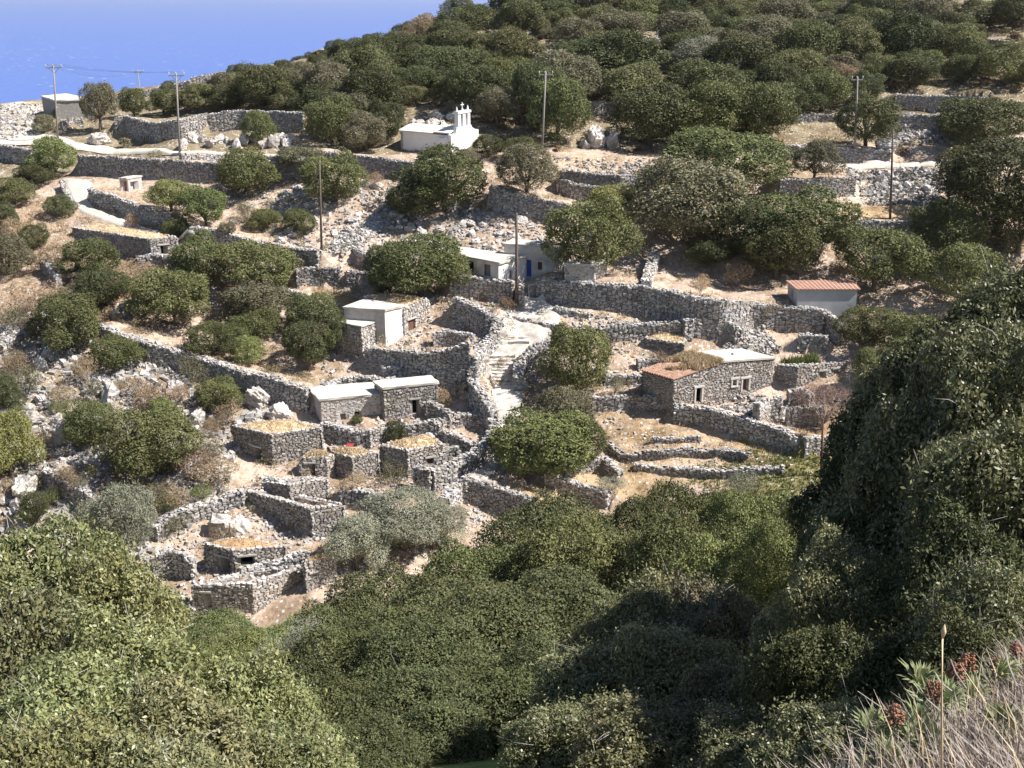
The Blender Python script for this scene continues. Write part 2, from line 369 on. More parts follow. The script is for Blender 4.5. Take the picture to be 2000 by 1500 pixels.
def face_stones(P0, P1, zb, zt0, zt1, nrm, holes, size, r, prot=0.05):
    """stones over one vertical face from P0 to P1 (xy); returns centre/tangent/normal/size lists"""
    P0 = np.asarray(P0[:2], float); P1 = np.asarray(P1[:2], float); L = np.linalg.norm(P1 - P0)
    if L < 0.2: return None
    t = (P1 - P0) / L; C = []; S = []
    v = zb
    top = max(zt0, zt1)
    while v < top:
        hh = size[1] * (0.7 + 0.6 * r.random()); u = -0.1 * r.random()
        while u < L:
            ww = size[0] * (0.55 + 0.95 * r.random()); uc = u + ww / 2; vc = v + hh / 2
            zt = zt0 + (zt1 - zt0) * min(max(uc / L, 0), 1)
            if uc < L + 0.05 and vc < zt - hh * 0.15:
                ok = True
                for (a, b, c, d) in holes:
                    if a - ww * 0.42 < uc < b + ww * 0.42 and c - hh * 0.4 < vc < d + hh * 0.4: ok = False
                if ok:
                    C.append((uc, vc + 0.03 * r.normal(), prot * r.random())); S.append((ww * 0.97, hh * (0.95 + .25 * r.random()), 0.24))
            u += ww
        v += hh
    if not C: return None
    C = np.array(C); S = np.array(S); n = len(C)
    W_ = np.empty((n, 3)); W_[:, :2] = P0 + C[:, :1] * t + (C[:, 2:3] - 0.08) * np.asarray(nrm)[None, :2]; W_[:, 2] = C[:, 1]
    return W_, np.tile([t[0], t[1], 0], (n, 1)), np.tile([nrm[0], nrm[1], 0], (n, 1)), S
def stones_obj(name, parts, parent, mat, seed, off, lo=0.30, hi=0.62):
    parts = [p for p in parts if p is not None]
    if not parts: return None
    C, T, N, S = (np.concatenate([p[i] for p in parts]) for i in range(4))
    V, F = jit_boxes(C - np.asarray(off), T, N, S, seed)
    o = link(name, mesh_np(name, V, F, mat, stone_cols(len(C), np.random.default_rng(seed), lo, hi)), parent); o['kind'] = 'stuff'
    return o
NCAP = [0]
def cap(parent, p, s, r):
    o = link('stone', CAPS[int(r.integers(len(CAPS)))], parent, p, (r.normal() * 0.25, r.normal() * 0.25, r.random() * 6.28), [float(v) for v in s]); NCAP[0] += 1
    return o

# ------------------------------------------------------------------ dry-stone walls (also shape the terraces)
def resample(P, step):
    P = np.asarray(P, float); d = np.r_[0, np.cumsum(np.linalg.norm(np.diff(P[:, :2], axis=0), axis=1))]
    n = max(2, int(d[-1] / step) + 1); s = np.linspace(0, d[-1], n)
    return np.stack([np.interp(s, d, P[:, i]) for i in range(P.shape[1])], 1)
def poly_near(P, X, Y):
    """nearest distance, side (+ = away from camera) and overshoot past the ends, parameter along"""
    best = np.full(X.shape, 1e9); side = np.zeros(X.shape); over = np.zeros(X.shape); par = np.zeros(X.shape)
    for i in range(len(P) - 1):
        a, b = P[i, :2], P[i + 1, :2]; ab = b - a; L2 = ab @ ab + 1e-9
        t = ((X - a[0]) * ab[0] + (Y - a[1]) * ab[1]) / L2; tc = np.clip(t, 0, 1)
        d = np.hypot(X - a[0] - tc * ab[0], Y - a[1] - tc * ab[1])
        n = np.array([-ab[1], ab[0]]); n = n if n @ ((a + b) / 2) > 0 else -n
        s = np.sign((X - a[0]) * n[0] + (Y - a[1]) * n[1])
        ov = np.where((i == 0) & (t < 0), -t * math.sqrt(L2), np.where((i == len(P) - 2) & (t > 1), (t - 1) * math.sqrt(L2), 0))
        k = d < best; best = np.where(k, d, best); side = np.where(k, s, side); over = np.where(k, ov, over); par = np.where(k, i + tc, par)
    return best, side, over, par
WALLS = []
def wall(label, pts, h, ret=0.0, thick=0.55, size=(0.36, 0.19), caps=True, name='stone_wall', cat='wall', side=1, rough=0.10, lo=0.32, hi=0.62, dmin=62.0, capstep=0.38, fade=1.6):
    """pts: pixels along the TOP edge of the wall; h: its height above the ground in front (number or per point); ret: how far back it holds the ground up"""
    global ZZ
    seed = len(WALLS) + 11; r = np.random.default_rng(seed)
    hs = [h] * len(pts) if not hasattr(h, '__len__') else h
    P = np.array([[*hit(px, py, hh, dmin), hh] for (px, py), hh in zip(pts, hs)])
    Q = resample(P, 0.5)
    # keep the crest a smooth line
    ext = dict(P=P, Q=Q, r=r, seed=seed)
    if ret > 0:
        lo_x, hi_x = Q[:, 0].min() - ret - 3, Q[:, 0].max() + ret + 3; lo_y, hi_y = Q[:, 1].min() - ret - 3, Q[:, 1].max() + ret + 3
        i0, i1 = np.searchsorted(GX, [lo_x, hi_x]); j0, j1 = np.searchsorted(GY, [lo_y, hi_y])
        sx = (slice(j0, j1), slice(i0, i1)); X, Y = XX[sx], YY[sx]
        Pc = resample(P, 2.0)
        d, s, ov, par = poly_near(Pc, X, Y); hh = np.interp(par, np.arange(len(Pc)), Pc[:, 3])
        tt = np.clip(d / ret, 0, 1); f = 1 - tt * tt * (3 - 2 * tt)
        ZZ[sx] += np.where(s * side > 0, (hh - 0.25) * f * np.clip(1 - ov / fade, 0, 1), 0)
    ext.update(label=label, thick=thick, size=size, caps=caps, name=name, cat=cat, ret=ret, side=side, rough=rough, lo=lo, hi=hi, capstep=capstep)
    WALLS.append(ext); return ext
def build_wall(w):
    Q, r, th = w['Q'].copy(), w['r'], w['thick']; n = len(Q)
    s = np.arange(n) * 0.5
    Q[:, 2] += w['rough'] * (vnoise(s / 1.3, s * 0 + w['seed'], 5) * 2 + r.normal(size=n) * 0.35)
    tg = np.gradient(Q[:, :2], axis=0); tg /= np.linalg.norm(tg, axis=1)[:, None] + 1e-9
    nm = np.stack([-tg[:, 1], tg[:, 0]], 1); sg = np.sign((nm * Q[:, :2]).sum(1)); nm *= -sg[:, None]          # towards camera
    gf = H(Q[:, 0] + nm[:, 0] * (th / 2 + .3), Q[:, 1] + nm[:, 1] * (th / 2 + .3)); gc = H(Q[:, 0], Q[:, 1])
    zb = np.minimum(gf, np.where(w['ret'] > 0, gf, gc)) - 0.35; zb = np.minimum(zb, Q[:, 2] - 0.3)
    zb = np.maximum(zb, Q[:, 2] - 4.5)
    org = Q[n // 2, :3].copy(); org[2] = zb[n // 2]
    e = thing(w['name'], org, w['label'], w['cat'], 'dry stone walls of the hamlet')
    a = Q[:, :2] + nm * (th / 2 - 0.08); b = Q[:, :2] - nm * (th / 2 - 0.08)
    V = np.zeros((n, 4, 3)); V[:, 0, :2] = a; V[:, 0, 2] = zb; V[:, 1, :2] = a; V[:, 1, 2] = Q[:, 2] - 0.1
    V[:, 2, :2] = b; V[:, 2, 2] = Q[:, 2] - 0.1; V[:, 3, :2] = b; V[:, 3, 2] = zb
    F = []
    for i in range(n - 1):
        for k in range(4): F.append((i * 4 + k, i * 4 + (k + 1) % 4, (i + 1) * 4 + (k + 1) % 4, (i + 1) * 4 + k))
    F += [(0, 3, 2, 1), ((n - 1) * 4, (n - 1) * 4 + 1, (n - 1) * 4 + 2, (n - 1) * 4 + 3)]
    link('wall_core', mesh_np('wall_core', V.reshape(-1, 3) - org, F, M['core']), e)
    parts = []
    for i in range(0, n - 1):
        for sd_ in (1, -1):
            p0 = Q[i, :2] + nm[i] * sd_ * th / 2; p1 = Q[i + 1, :2] + nm[i + 1] * sd_ * th / 2
            zlow = min(zb[i], zb[i + 1])
            if sd_ * w['side'] < 0 and w['ret'] > 0: zlow = max(zlow, Q[i, 2] - 0.7)
            parts.append(face_stones(p0, p1, zlow + r.random() * 0.12, Q[i, 2], Q[i + 1, 2], nm[i] * sd_, [], w['size'], r, 0.07))
    for i, sd_ in ((0, -1), (n - 1, 1)):           # ends
        p0 = Q[i, :2] - nm[i] * th / 2; p1 = Q[i, :2] + nm[i] * th / 2
        parts.append(face_stones(p0, p1, zb[i], Q[i, 2], Q[i, 2], tg[i] * sd_, [], w['size'], r, 0.06))
    # top filling
    k = int(n * 0.5 / 0.28 * th / 0.3); u = r.random(k) * (n - 1); wv = (r.random(k) - 0.5) * (th - 0.1)
    ii = np.clip(u.astype(int), 0, n - 2); f = (u - ii)[:, None]
    C = np.empty((k, 3)); C[:, :2] = Q[ii, :2] * (1 - f) + Q[ii + 1, :2] * f + nm[ii] * wv[:, None]; C[:, 2] = Q[ii, 2] * (1 - f[:, 0]) + Q[ii + 1, 2] * f[:, 0] - 0.06 + 0.05 * r.normal(size=k)
    ang = r.random(k) * 6.28; T = np.stack([np.cos(ang), np.sin(ang), 0.2 * r.normal(size=k)], 1); T /= np.linalg.norm(T, axis=1)[:, None]
    T[:, 2] = 0; T = unit(T); N = np.tile([0.0, 0, 1], (k, 1))
    parts.append((C, T, N, np.stack([0.22 + .2 * r.random(k), 0.2 + .15 * r.random(k), 0.14 + .12 * r.random(k)], 1)))
    stones_obj('stonework', parts, e, M['stone'], w['seed'], org, w['lo'], w['hi'])
    if w['caps']:
        L = (n - 1) * 0.5; m = int(L / w['capstep'])
        for j in range(m):
            u = (j + 0.5 + 0.4 * (r.random() - 0.5)) / m * (n - 1); i = min(int(u), n - 2); f = u - i
            p = Q[i, :3] * (1 - f) + Q[i + 1, :3] * f; p[:2] += nm[i] * (r.random() - 0.5) * th * 0.6; p[2] += 0.02
            cap(e, p - org, (0.26 + .24 * r.random(), 0.22 + .16 * r.random(), 0.13 + .13 * r.random()), r)
    return e

WL = []
def w_(*a, **k): WL.append((a, k))
# --- upper slope
w_('long shaded stone wall on the upper terrace above the road bend', [(224,231),(245,227),(308,241),(350,233),(402,222),(472,215),(525,218),(592,219)], 2.5, 7)
w_('short shaded stone wall ending by the concrete cistern', [(110,204),(140,204),(168,202)], 2.0, 4)
w_('low stone wall stub behind the electricity pole on the upper road', [(118,236),(140,232),(160,230)], 1.4, 3)
w_('straight stone wall running along the skyline ridge', [(372,152),(410,145),(450,140),(490,132)], 1.3, 0)
w_('stone wall crest showing on the skyline between bushes', [(615,100),(640,94),(668,88)], 1.0, 0)
w_('pale stone wall descending the ridge beside the cistern', [(215,190),(260,183),(320,168),(372,158)], 1.1, 0)
w_('long dark retaining wall below the upper road', [(154,304),(185,304),(245,308),(315,311),(402,317),(465,318),(540,315),(600,318),(640,322)], 2.4, 6, capstep=0.5)
w_('shaded retaining wall at the road bend beside rounded green bush', [(0,284),(30,287),(62,291)], 2.0, 5)
w_('low parapet wall along the outer edge of the upper road', [(352,300),(450,304),(560,307)], 0.8, 0, size=(0.35, 0.2))
w_('dark retaining wall holding up the white chapel terrace', [(610,296),(650,298),(702,304),(765,311),(806,317),(846,325),(880,335)], 2.3, 7, capstep=0.5)
w_('shaded retaining wall under the tree beside the chapel', [(958,364),(986,371),(1017,381),(1052,387),(1087,394),(1112,399)], 2.6, 6)
w_('curved terrace wall below the stony field', [(1091,345),(1115,357),(1147,364),(1192,366),(1241,367)], 1.7, 4)
w_('straight dark terrace wall at the lower edge of the stony field', [(1101,334),(1157,338),(1210,343),(1287,345)], 1.7, 6)
w_('short retaining wall on the maquis slope behind the chapel belfry', [(884,196),(910,193),(940,195)], 1.7, 4)
w_('rough terrace wall above the big grey outcrop', [(1126,198),(1165,200),(1206,197)], 1.8, 4)
w_('grey sunlit wall below the pale road behind the round carob', [(1524,350),(1570,349),(1620,348),(1671,346)], 2.2, 5, lo=0.36)
w_('terrace wall above the pale road behind the tall pole', [(1496,283),(1560,284),(1625,286),(1690,290),(1740,292)], 1.7, 5)
w_('terrace wall beneath the dark thicket on the upper slope', [(1552,226),(1600,223),(1660,225)], 1.0, 3)
w_('long broken wall below brown scrub high on the slope', [(1750,184),(1800,186),(1850,187),(1930,191)], 2.0, 5)
w_('thick ruined wall with tumbled face on the upper slope', [(1734,226),(1790,224),(1840,224),(1895,232)], 2.2, 4)
w_('dark shaded ruin wall beside the tumbled stone face', [(1877,199),(1915,197),(1958,200)], 2.0, 4)
w_('white stone wall climbing out at the hilltop', [(1828,38),(1870,28),(1920,18),(1978,8)], 1.5, 0, hi=0.7)
w_('field wall stretching between two bushes near the hilltop', [(1923,76),(1960,80),(2000,84)], 1.6, 4)
w_('upper of two walls below the threshing field with a pole', [(1652,428),(1700,429),(1750,432),(1800,434)], 1.4, 5)
w_('lower of two walls below the threshing field with a pole', [(1650,451),(1700,450),(1750,451),(1795,453)], 1.6, 5, lo=0.36)
# --- left side
w_('stone wall along the inner side of the white concrete lane', [(175,367),(196,375),(224,382),(259,396),(298,410),(335,419)], 1.8, 5)
w_('short stone wall closing the corner of the white lane bend', [(122,352),(128,372),(143,395)], 0.8, 0)
w_('long retaining wall climbing down to the wooden pole with stay wire', [(371,444),(413,446),(455,458),(507,471),(560,481),(623,489)], 2.0, 5)
w_('low dark garden wall in front of the small hut with a square door', [(268,501),(300,497),(330,500),(362,509)], 1.2, 3)
w_('short broken wall among brown scrub', [(82,503),(98,520),(113,538)], 1.4, 0)
w_('stub of sunlit wall above the long curving boundary wall', [(222,604),(250,590),(275,577),(302,567)], 1.2, 0)
w_('long boundary wall curving down to the grey roofed house', [(192,632),(240,652),(290,668),(350,684),(400,700),(450,716),(505,730),(560,744),(600,756)], [1.4,1.6,1.9,2.1,2.3,2.5,2.6,2.6,2.4], 5, thick=0.75, capstep=0.36)
w_('rubble boundary wall crossing the rocky left slope', [(0,672),(30,650),(60,627),(98,603)], 1.1, 0, hi=0.70)
w_('low shaded wall at the foot of the rocky slope', [(88,914),(120,932),(150,948),(190,970)], 1.8, 4)
w_('broken dry wall beside the wooden pole path', [(665,489),(690,482),(722,497),(760,507)], 1.8, 3)
w_('thick wall with a dark gap above the straw covered terrace', [(578,526),(610,521),(664,523)], 1.9, 4)
w_('dark wall beside the gap below the collapsed rubble path', [(678,531),(705,529),(742,534)], 1.8, 4)
w_('broken wall at the back of the bushy enclosure', [(545,560),(575,566),(605,582)], 1.6, 0)
# --- centre
w_('shaded wall left of the wooden gate under the tree', [(880,534),(901,538),(950,543),(1003,552)], 2.2, 5)
w_('sunlit stub of wall forming the gate post', [(1014,556),(1022,556)], 2.2, 0, thick=0.8)
w_('big long grazing lit wall running from the gate to the cement shed', [(1050,546),(1090,548),(1146,551),(1195,555),(1255,559),(1307,567),(1360,581),(1412,586),(1465,590),(1535,595),(1570,600),(1608,604)], [1.9,2.1,2.4,2.6,2.9,2.9,2.7,2.6,2.5,2.4,2.4,2.4], 8, thick=0.8, size=(0.42, 0.24), capstep=0.4, lo=0.36)
w_('wall end dropping to bushes beside the cement shed', [(1608,604),(1626,618),(1642,640)], 1.9, 0)
w_('pale buttress wall climbing to the trees above the big wall', [(1262,548),(1270,520),(1280,490)], 1.3, 0, thick=1.0, hi=0.7)
w_('tall shaded wall rounding down to the top of the stairway', [(888,581),(915,588),(936,600),(950,607),(971,618)], [2.6,2.7,2.7,2.5,2.0], 4, thick=0.8)
w_('bright wall descending along the upper stairway', [(971,620),(967,646),(945,672),(926,694),(915,718)], [1.8,1.6,1.6,1.6,1.5], 0, thick=0.9, hi=0.70)
w_('upper curved retaining wall below the white walled house', [(715,678),(775,684),(830,690),(880,682),(918,668)], 1.9, 4, lo=0.36)
w_('lower curved retaining wall below the white walled house', [(748,712),(800,724),(850,724),(908,716)], 1.3, 2.5, lo=0.36)
w_('ruined little pen wall with a door gap above the curved walls', [(846,650),(870,645),(900,648),(925,655)], 1.4, 0)
w_('sunlit retaining wall behind the small yard beside the stairs', [(836,729),(880,727),(911,729)], 2.0, 3, lo=0.36)
w_('dark triangular retaining wall beside the stairway', [(911,729),(925,742),(943,767),(964,802)], [2.2,2.8,2.8,2.0], 3, thick=0.8, side=1)
w_('pale rubble wall edging the upper side of the hut roofs', [(630,748),(660,740),(700,733),(745,738),(800,737)], 0.8, 0)
w_('round ended wall right of the stairway', [(1012,735),(1013,705),(1036,680),(1090,655),(1130,642),(1200,634),(1260,630),(1335,627)], [2.2,2.0,1.6,1.4,1.4,1.4,1.4,1.4], 0, thick=0.9, hi=0.70)
w_('low kerb wall across the rocky top of the path', [(975,620),(1010,620),(1055,628),(1110,641)], 0.55, 2.5, size=(0.4, 0.2))
w_('thin stone kerb below the big wall', [(1085,600),(1120,606),(1152,611)], 0.4, 1.5, size=(0.4, 0.2))
w_('curved shaded yard wall in front of the grey roofed house', [(631,822),(652,831),(687,838),(719,839)], 1.6, 2.5)
w_('bright wall joining the yard wall to the shrub', [(719,839),(754,834),(796,829),(852,822)], 1.3, 2.0, hi=0.70)
w_('wall stub with a shaded end beside the open door', [(836,784),(852,788),(868,798),(882,806)], 1.6, 0)
w_('low yard wall under the dark triangular wall', [(852,822),(880,812),(905,807),(950,808),(970,816)], 1.1, 0)
w_('enclosure wall around the little straw plot', [(862,840),(895,850),(930,868)], 1.0, 2)
w_('sunlit wall following the left edge of the lower path', [(842,916),(880,905),(920,886),(945,868),(958,846),(971,820)], [2.0,1.7,1.4,1.2,1.2,1.2], 0, thick=0.9, hi=0.70)
w_('square shaded wall end at the corner of the lower path', [(809,910),(840,916)], 2.2, 0)
w_('short shaded wall beside the square hut window', [(858,884),(872,876),(895,872)], 1.3, 0)
w_('arched dark wall stub above the grey olive tree', [(665,952),(707,955),(746,969),(762,994)], [1.7,1.8,1.7,1.2], 2)
w_('long shaded field wall at the end of the lower path', [(912,931),(936,938),(960,945),(1002,958),(1045,976)], 2.2, 5)
w_('sunlit sloping wall beside the path above the olive tree', [(868,975),(880,955),(898,938),(911,931)], 1.8, 0, thick=0.8, hi=0.70)
w_('straight wall dividing two straw fields', [(1066,923),(1107,935),(1146,948),(1190,962)], 1.3, 4)
w_('rubble terrace wall rounding below the bush on the field edge', [(1100,905),(1140,898),(1180,895),(1212,920)], 1.2, 2)
# --- right
w_('shaded garden wall below the tiled house', [(1318,790),(1360,792),(1395,797),(1430,808),(1482,825),(1535,839),(1563,864)], [1.6,1.7,1.8,1.8,1.8,1.7,1.2], 4, thick=0.7)
w_('ruined room wall below the doorway with pale frame', [(1478,786),(1500,778),(1527,775)], 1.9, 0, lo=0.36)
w_('ruined room wall beside the leafless tree', [(1538,796),(1570,793),(1606,797)], 1.7, 0, lo=0.36)
w_('pile shaped stub of wall between the ruins', [(1540,764),(1565,758),(1585,768)], 1.2, 0)
w_('sunlit wall left of the tiled house', [(1157,776),(1200,773),(1240,772),(1290,776)], 1.3, 3, lo=0.36)
w_('low terrace wall above the tan field by the bush', [(1180,733),(1220,730),(1260,732)], 0.9, 2)
w_('low crumbling terrace wall in the upper tan field', [(1272,857),(1320,855),(1367,853)], 0.45, 2, thick=.4)
w_('curving terrace wall in the middle of the tan field', [(1192,862),(1206,876),(1225,886),(1290,881),(1360,876),(1420,878),(1465,883)], 0.75, 3.5, thick=.45, caps=False)
w_('lowest terrace wall of the tan field with weeds', [(1240,906),(1310,911),(1395,918),(1470,914),(1530,909)], 0.6, 3.5, thick=.45, caps=False)
w_('dark wall below the bare yard', [(1572,855),(1605,853),(1648,857)], 1.3, 3)
w_('shaded wall behind the straw roofed hut', [(1352,620),(1400,622),(1425,628),(1442,640)], 2.0, 3)
w_('bright narrow wall end beside the straw roofed hut', [(1337,622),(1352,620)], 2.2, 0, thick=0.7, hi=0.70)
w_('dark ruin wall below the end of the big wall', [(1560,655),(1590,654),(1616,657)], 1.6, 2)
w_('low wall under the straw roofed hut', [(1245,702),(1270,700),(1305,706)], 1.0, 0)
# --- lower ruins
w_('inner dividing wall of the roofless ruin', [(517,931),(545,938),(567,947)], 1.4, 0)
w_('curved rubble wall below the brown scrub', [(298,1028),(322,1007),(375,990),(417,978),(473,955)], [1.2,1.2,1.1,1.1,1.2], 0, thick=0.8, hi=0.70)
w_('gabled wall of a collapsed hut beside the olive tree', [(282,1095),(310,1080),(337,1073),(360,1080),(378,1092)], [1.5,2.0,2.2,2.1,1.6], 0)
w_('bright parapet wall above the earth floored yard', [(470,1112),(500,1104),(550,1092),(602,1077)], 1.1, 0, hi=0.70)
w_('rubble wall edging the lowest scrub below the ruins', [(278,1142),(320,1150),(360,1168),(378,1195)], 0.7, 0, hi=0.70)
WL.sort(key=lambda a: -max(p[1] for p in a[0][1]))
for a, k in WL: wall(*a, **k)

# ------------------------------------------------------------------ houses
HOUSES = []
def offset_poly(C, d):
    '''the corners of polygon C (ccw) moved inwards by d'''
    n = len(C); out = []
    for i in range(n):
        p, a, b = C[i - 1][:2], C[i][:2], C[(i + 1) % n][:2]; t0 = (a - p) / np.linalg.norm(a - p); t1 = (b - a) / np.linalg.norm(b - a)
        n0 = np.array([-t0[1], t0[0]]); n1 = np.array([-t1[1], t1[0]]); k = 1 + n0 @ n1
        out.append(a + (n0 + n1) * d / max(k, .35))
    return out
def wall_panel(mb, P0, P1, zb, zt0, zt1, nrm, thick, holes, inner=None):
    P0 = np.asarray(P0[:2], float); P1 = np.asarray(P1[:2], float); L = np.linalg.norm(P1 - P0); t = (P1 - P0) / L
    us = sorted(set([0.0, L] + [v for h in holes for v in h[:2] if 0 < v < L]))
    for a, b in zip(us[:-1], us[1:]):
        if b - a < 1e-4: continue
        m = (a + b) / 2; hs = sorted([(h[2], h[3]) for h in holes if h[0] < m < h[1]])
        v = zb; segs = []
        for c, d in hs:
            if c > v: segs.append((v, c, False))
            v = max(v, d)
        segs.append((v, None, True))
        for lo, hi, topq in segs:
            h0 = zt0 + (zt1 - zt0) * a / L if topq else hi; h1 = zt0 + (zt1 - zt0) * b / L if topq else hi
            q = [P0 + t * a, P0 + t * b, P0 + t * b - np.asarray(nrm) * thick, P0 + t * a - np.asarray(nrm) * thick]
            if inner is not None: q[2] = inner[0] + (inner[1] - inner[0]) * b / L; q[3] = inner[0] + (inner[1] - inner[0]) * a / L
            mb.hexa([(*p, lo) for p in q], [(*q[0], h0), (*q[1], h1), (*q[2], h1), (*q[3], h0)])
def quad_in(C, X, Y):
    m = np.ones(X.shape, bool); n = len(C)
    ar = sum(C[i][0] * C[(i + 1) % n][1] - C[(i + 1) % n][0] * C[i][1] for i in range(n))
    for i in range(n):
        a, b = C[i], C[(i + 1) % n]; m &= ((b[0] - a[0]) * (Y - a[1]) - (b[1] - a[1]) * (X - a[0])) * np.sign(ar) > 0
    return m
def poly_in(C, X, Y):
    X = np.asarray(X, float); Y = np.asarray(Y, float); m = np.zeros(X.shape, bool); n = len(C)
    for i in range(n):
        (x0, y0), (x1, y1) = C[i][:2], C[(i + 1) % n][:2]
        c = ((y0 > Y) != (y1 > Y)) & (X < (x1 - x0) * (Y - y0) / (y1 - y0 + 1e-12) + x0); m ^= c
    return m
def house(name, label, cat, nb, nt_, lt, rt, ft=None, walls=('stone', 'stone'), roof='concrete', openings=(), thick=0.5, over=0.12, size=(0.32, 0.17), group='stone huts and houses of the hamlet', left_drop=0.0, roof_t=0.2, dmin=62.0, wall_mat=None, base=None, maxlen=None, push=1.0):
    """nb/nt: pixel of the near corner's foot and top; lt, rt: top corners at the ends of the left and right faces; ft: far top corner"""
    global ZZ
    A = hit(*nb, 0.0, dmin) if base is None else np.asarray(base, float); A = A * push; zt = z_at_pix(A[0], A[1], nt_[1])
    B = on_plane(*rt, zt); L = on_plane(*lt, zt); Fr = on_plane(*ft, zt) if ft else B + L - A
    C = [np.array([*A[:2], zt]), B, Fr, L]
    if maxlen:
        for i in (1, 3):
            v = C[i] - C[0]; ln = np.linalg.norm(v)
            if ln > maxlen: C[i] = C[0] + v * maxlen / ln
        if not ft: C[2] = C[1] + C[3] - C[0]
    zb = min(min(float(H(c[0], c[1])) for c in C[:1] + [C[1], C[3]]), A[2]) - 0.6
    zb = max(zb, zt - 5.0)
    ins = quad_in([np.array([*v, zt]) for v in offset_poly(C, .3)], XX, YY); ZZ = np.where(ins, zt - 1.0 + .3 * fbm(XX, YY, 7) if roof == 'open' else np.minimum(ZZ, max(A[2] - 0.15, zt - 3.2)), ZZ)
    h = dict(name=name, label=label, cat=cat, C=C, zt=zt, zb=zb, walls=walls, roof=roof, openings=openings, thick=thick, over=over, size=size, group=group, A=A, left_drop=left_drop, roof_t=roof_t, wall_mat=wall_mat)
    HOUSES.append(h); return h
def face_uv(h, i, px, py):
    a, b = h['C'][i], h['C'][(i + 1) % 4]; t = (b - a)[:2]; L = np.linalg.norm(t); t = t / L; n = np.array([t[1], -t[0]])
    r = ray(px, py); k = (n @ a[:2]) / (n @ r[:2]); p = r * k
    return (p[:2] - a[:2]) @ t, p[2], L
def build_house(h, seed):
    r = np.random.default_rng(seed); C, zt, zb, th = h['C'], h['zt'], h['zb'], h['thick']
    ground = float(h['A'][2]); org = np.array([*C[0][:2], ground])
    e = thing(h['name'], org, h['label'], h['cat'], h['group'])
    fmap = {'R': 0, 'L': 3}; holes = {0: [], 1: [], 2: [], 3: []}; extra = []
    for (f, x0, y0, x1, y1, kind) in h['openings']:
        i = fmap[f]; ua, va, L = face_uv(h, i, x0, y1); ub, vb, L = face_uv(h, i, x1, y0)
        u0, u1 = min(ua, ub), max(ua, ub); u0 = max(u0, 0.15); u1 = min(u1, L - 0.15)
        if u1 - u0 < 0.2: continue
        holes[i].append((u0, u1, min(va, vb), min(max(va, vb), zt - 0.25))); extra.append((i, *holes[i][-1], kind))
    zc = [zt, zt, zt, zt - h['left_drop'] if h['left_drop'] else zt]; zc[0] = zt
    if h['left_drop']: zc = [zt - h['left_drop'], zt, zt, zt - h['left_drop']]
    if h['roof'] == 'open': zc = [zt, zt - .15, zt - .75, zt - .35]
    parts = {0: [], 1: []}; mats = {}
    for i in range(4):
        a, b = C[i], C[(i + 1) % 4]; t = (b - a)[:2]; L = np.linalg.norm(t); t = t / L; n = np.array([t[1], -t[0]])
        kind = h['walls'][0] if i in (0, 2) else h['walls'][1]
        if len(h['walls']) > 2 and i == 3: kind = h['walls'][2]
        mb = MB(); z1 = zc[(i + 1) % 4]; rt_ = 0.02 if kind == 'stone' else 0.0
        OU = offset_poly(C, 0.06 if kind == 'stone' else 0.0); IN = offset_poly(C, th)
        wall_panel(mb, OU[i], OU[(i + 1) % 4], zb, zc[i] - rt_, z1 - rt_, n, th, holes[i], (IN[i], IN[(i + 1) % 4]))
        if h['roof'] == 'open': parts[0].append(face_stones(IN[(i + 1) % 4], IN[i], zt - 1.5, z1, zc[i], -n, [], h['size'], r, 0.04))
        mb.build('wall', M['core'] if kind == 'stone' else M['oldwhite' if kind == 'whitestone' else kind], e, off=org)
        if kind == 'whitestone': stones_obj('stonework', [face_stones(a - np.array([*n, 0]) * .0, b, zb + .3, zc[i], z1, n, holes[i], h['size'], r, 0.025)], e, M['housestone'], seed + i, org, 0.52, 0.72)
        if kind == 'stone': parts[0].append(face_stones(a, b, zb + 0.3, zc[i], z1, n, holes[i], h['size'], r, 0.04))
    if parts[0]: stones_obj('stonework', parts[0], e, M['housestone'], seed, org, 0.34, 0.62)
    for (i, u0, u1, v0, v1, kind) in extra:
        a, b = C[i], C[(i + 1) % 4]; t = (b - a)[:2]; t = t / np.linalg.norm(t); n = np.array([t[1], -t[0]]); rz = math.atan2(t[1], t[0])
        def put(nm, mat, uc, vc, su, sv, dep, out):
            p = a[:2] + t * uc + n * out; mb = MB(); mb.box((0, 0, 0), (su, dep, sv)); o = mb.build(nm, M[mat], e); o.location = [p[0] - org[0], p[1] - org[1], vc - org[2]]; o.rotation_euler = (0, 0, rz); return o
        uc, vc, su, sv = (u0 + u1) / 2, (v0 + v1) / 2, u1 - u0, v1 - v0
        isdoor = sv > 1.0
        base_nm = 'door' if isdoor else 'window'
        if kind.startswith('framed'):
            put('frame', 'frame', u0 - 0.09, vc + 0.02, 0.18, sv + 0.06, 0.3, -0.06); put('frame', 'frame', u1 + 0.09, vc + 0.02, 0.18, sv + 0.06, 0.3, -0.06)
            put('lintel', 'frame', uc, v1 + 0.1, su + 0.5, 0.2, 0.34, -0.04)
        else:
            if h['walls'][0] == 'stone' and i == 0 or h['walls'][1] == 'stone' and i == 3: put('lintel', 'frame' if r.random() < .4 else 'plaster', uc, v1 + 0.07, su + 0.4, 0.14, 0.3, -0.05)
        dm = {'blue': 'blue', 'grey': 'grey_door', 'brown': 'brown_door', 'framed_half': 'brown_door', 'red': 'red_door'}.get(kind)
        if kind == 'framed_half': put('door', 'brown_door', uc, v0 + sv * .32, su, sv * .64, 0.06, -0.22)
        elif dm: put(base_nm, dm, uc, vc, su - 0.01, sv - 0.01, 0.06, -0.2)
        else: put('opening', 'black', uc, vc, su * 1.3, sv * 1.2, 0.05, -th - 0.35)  # a black panel set behind the hole, painted-in shade of the room
        if kind == 'framed_half' or kind == 'frame_win': pass
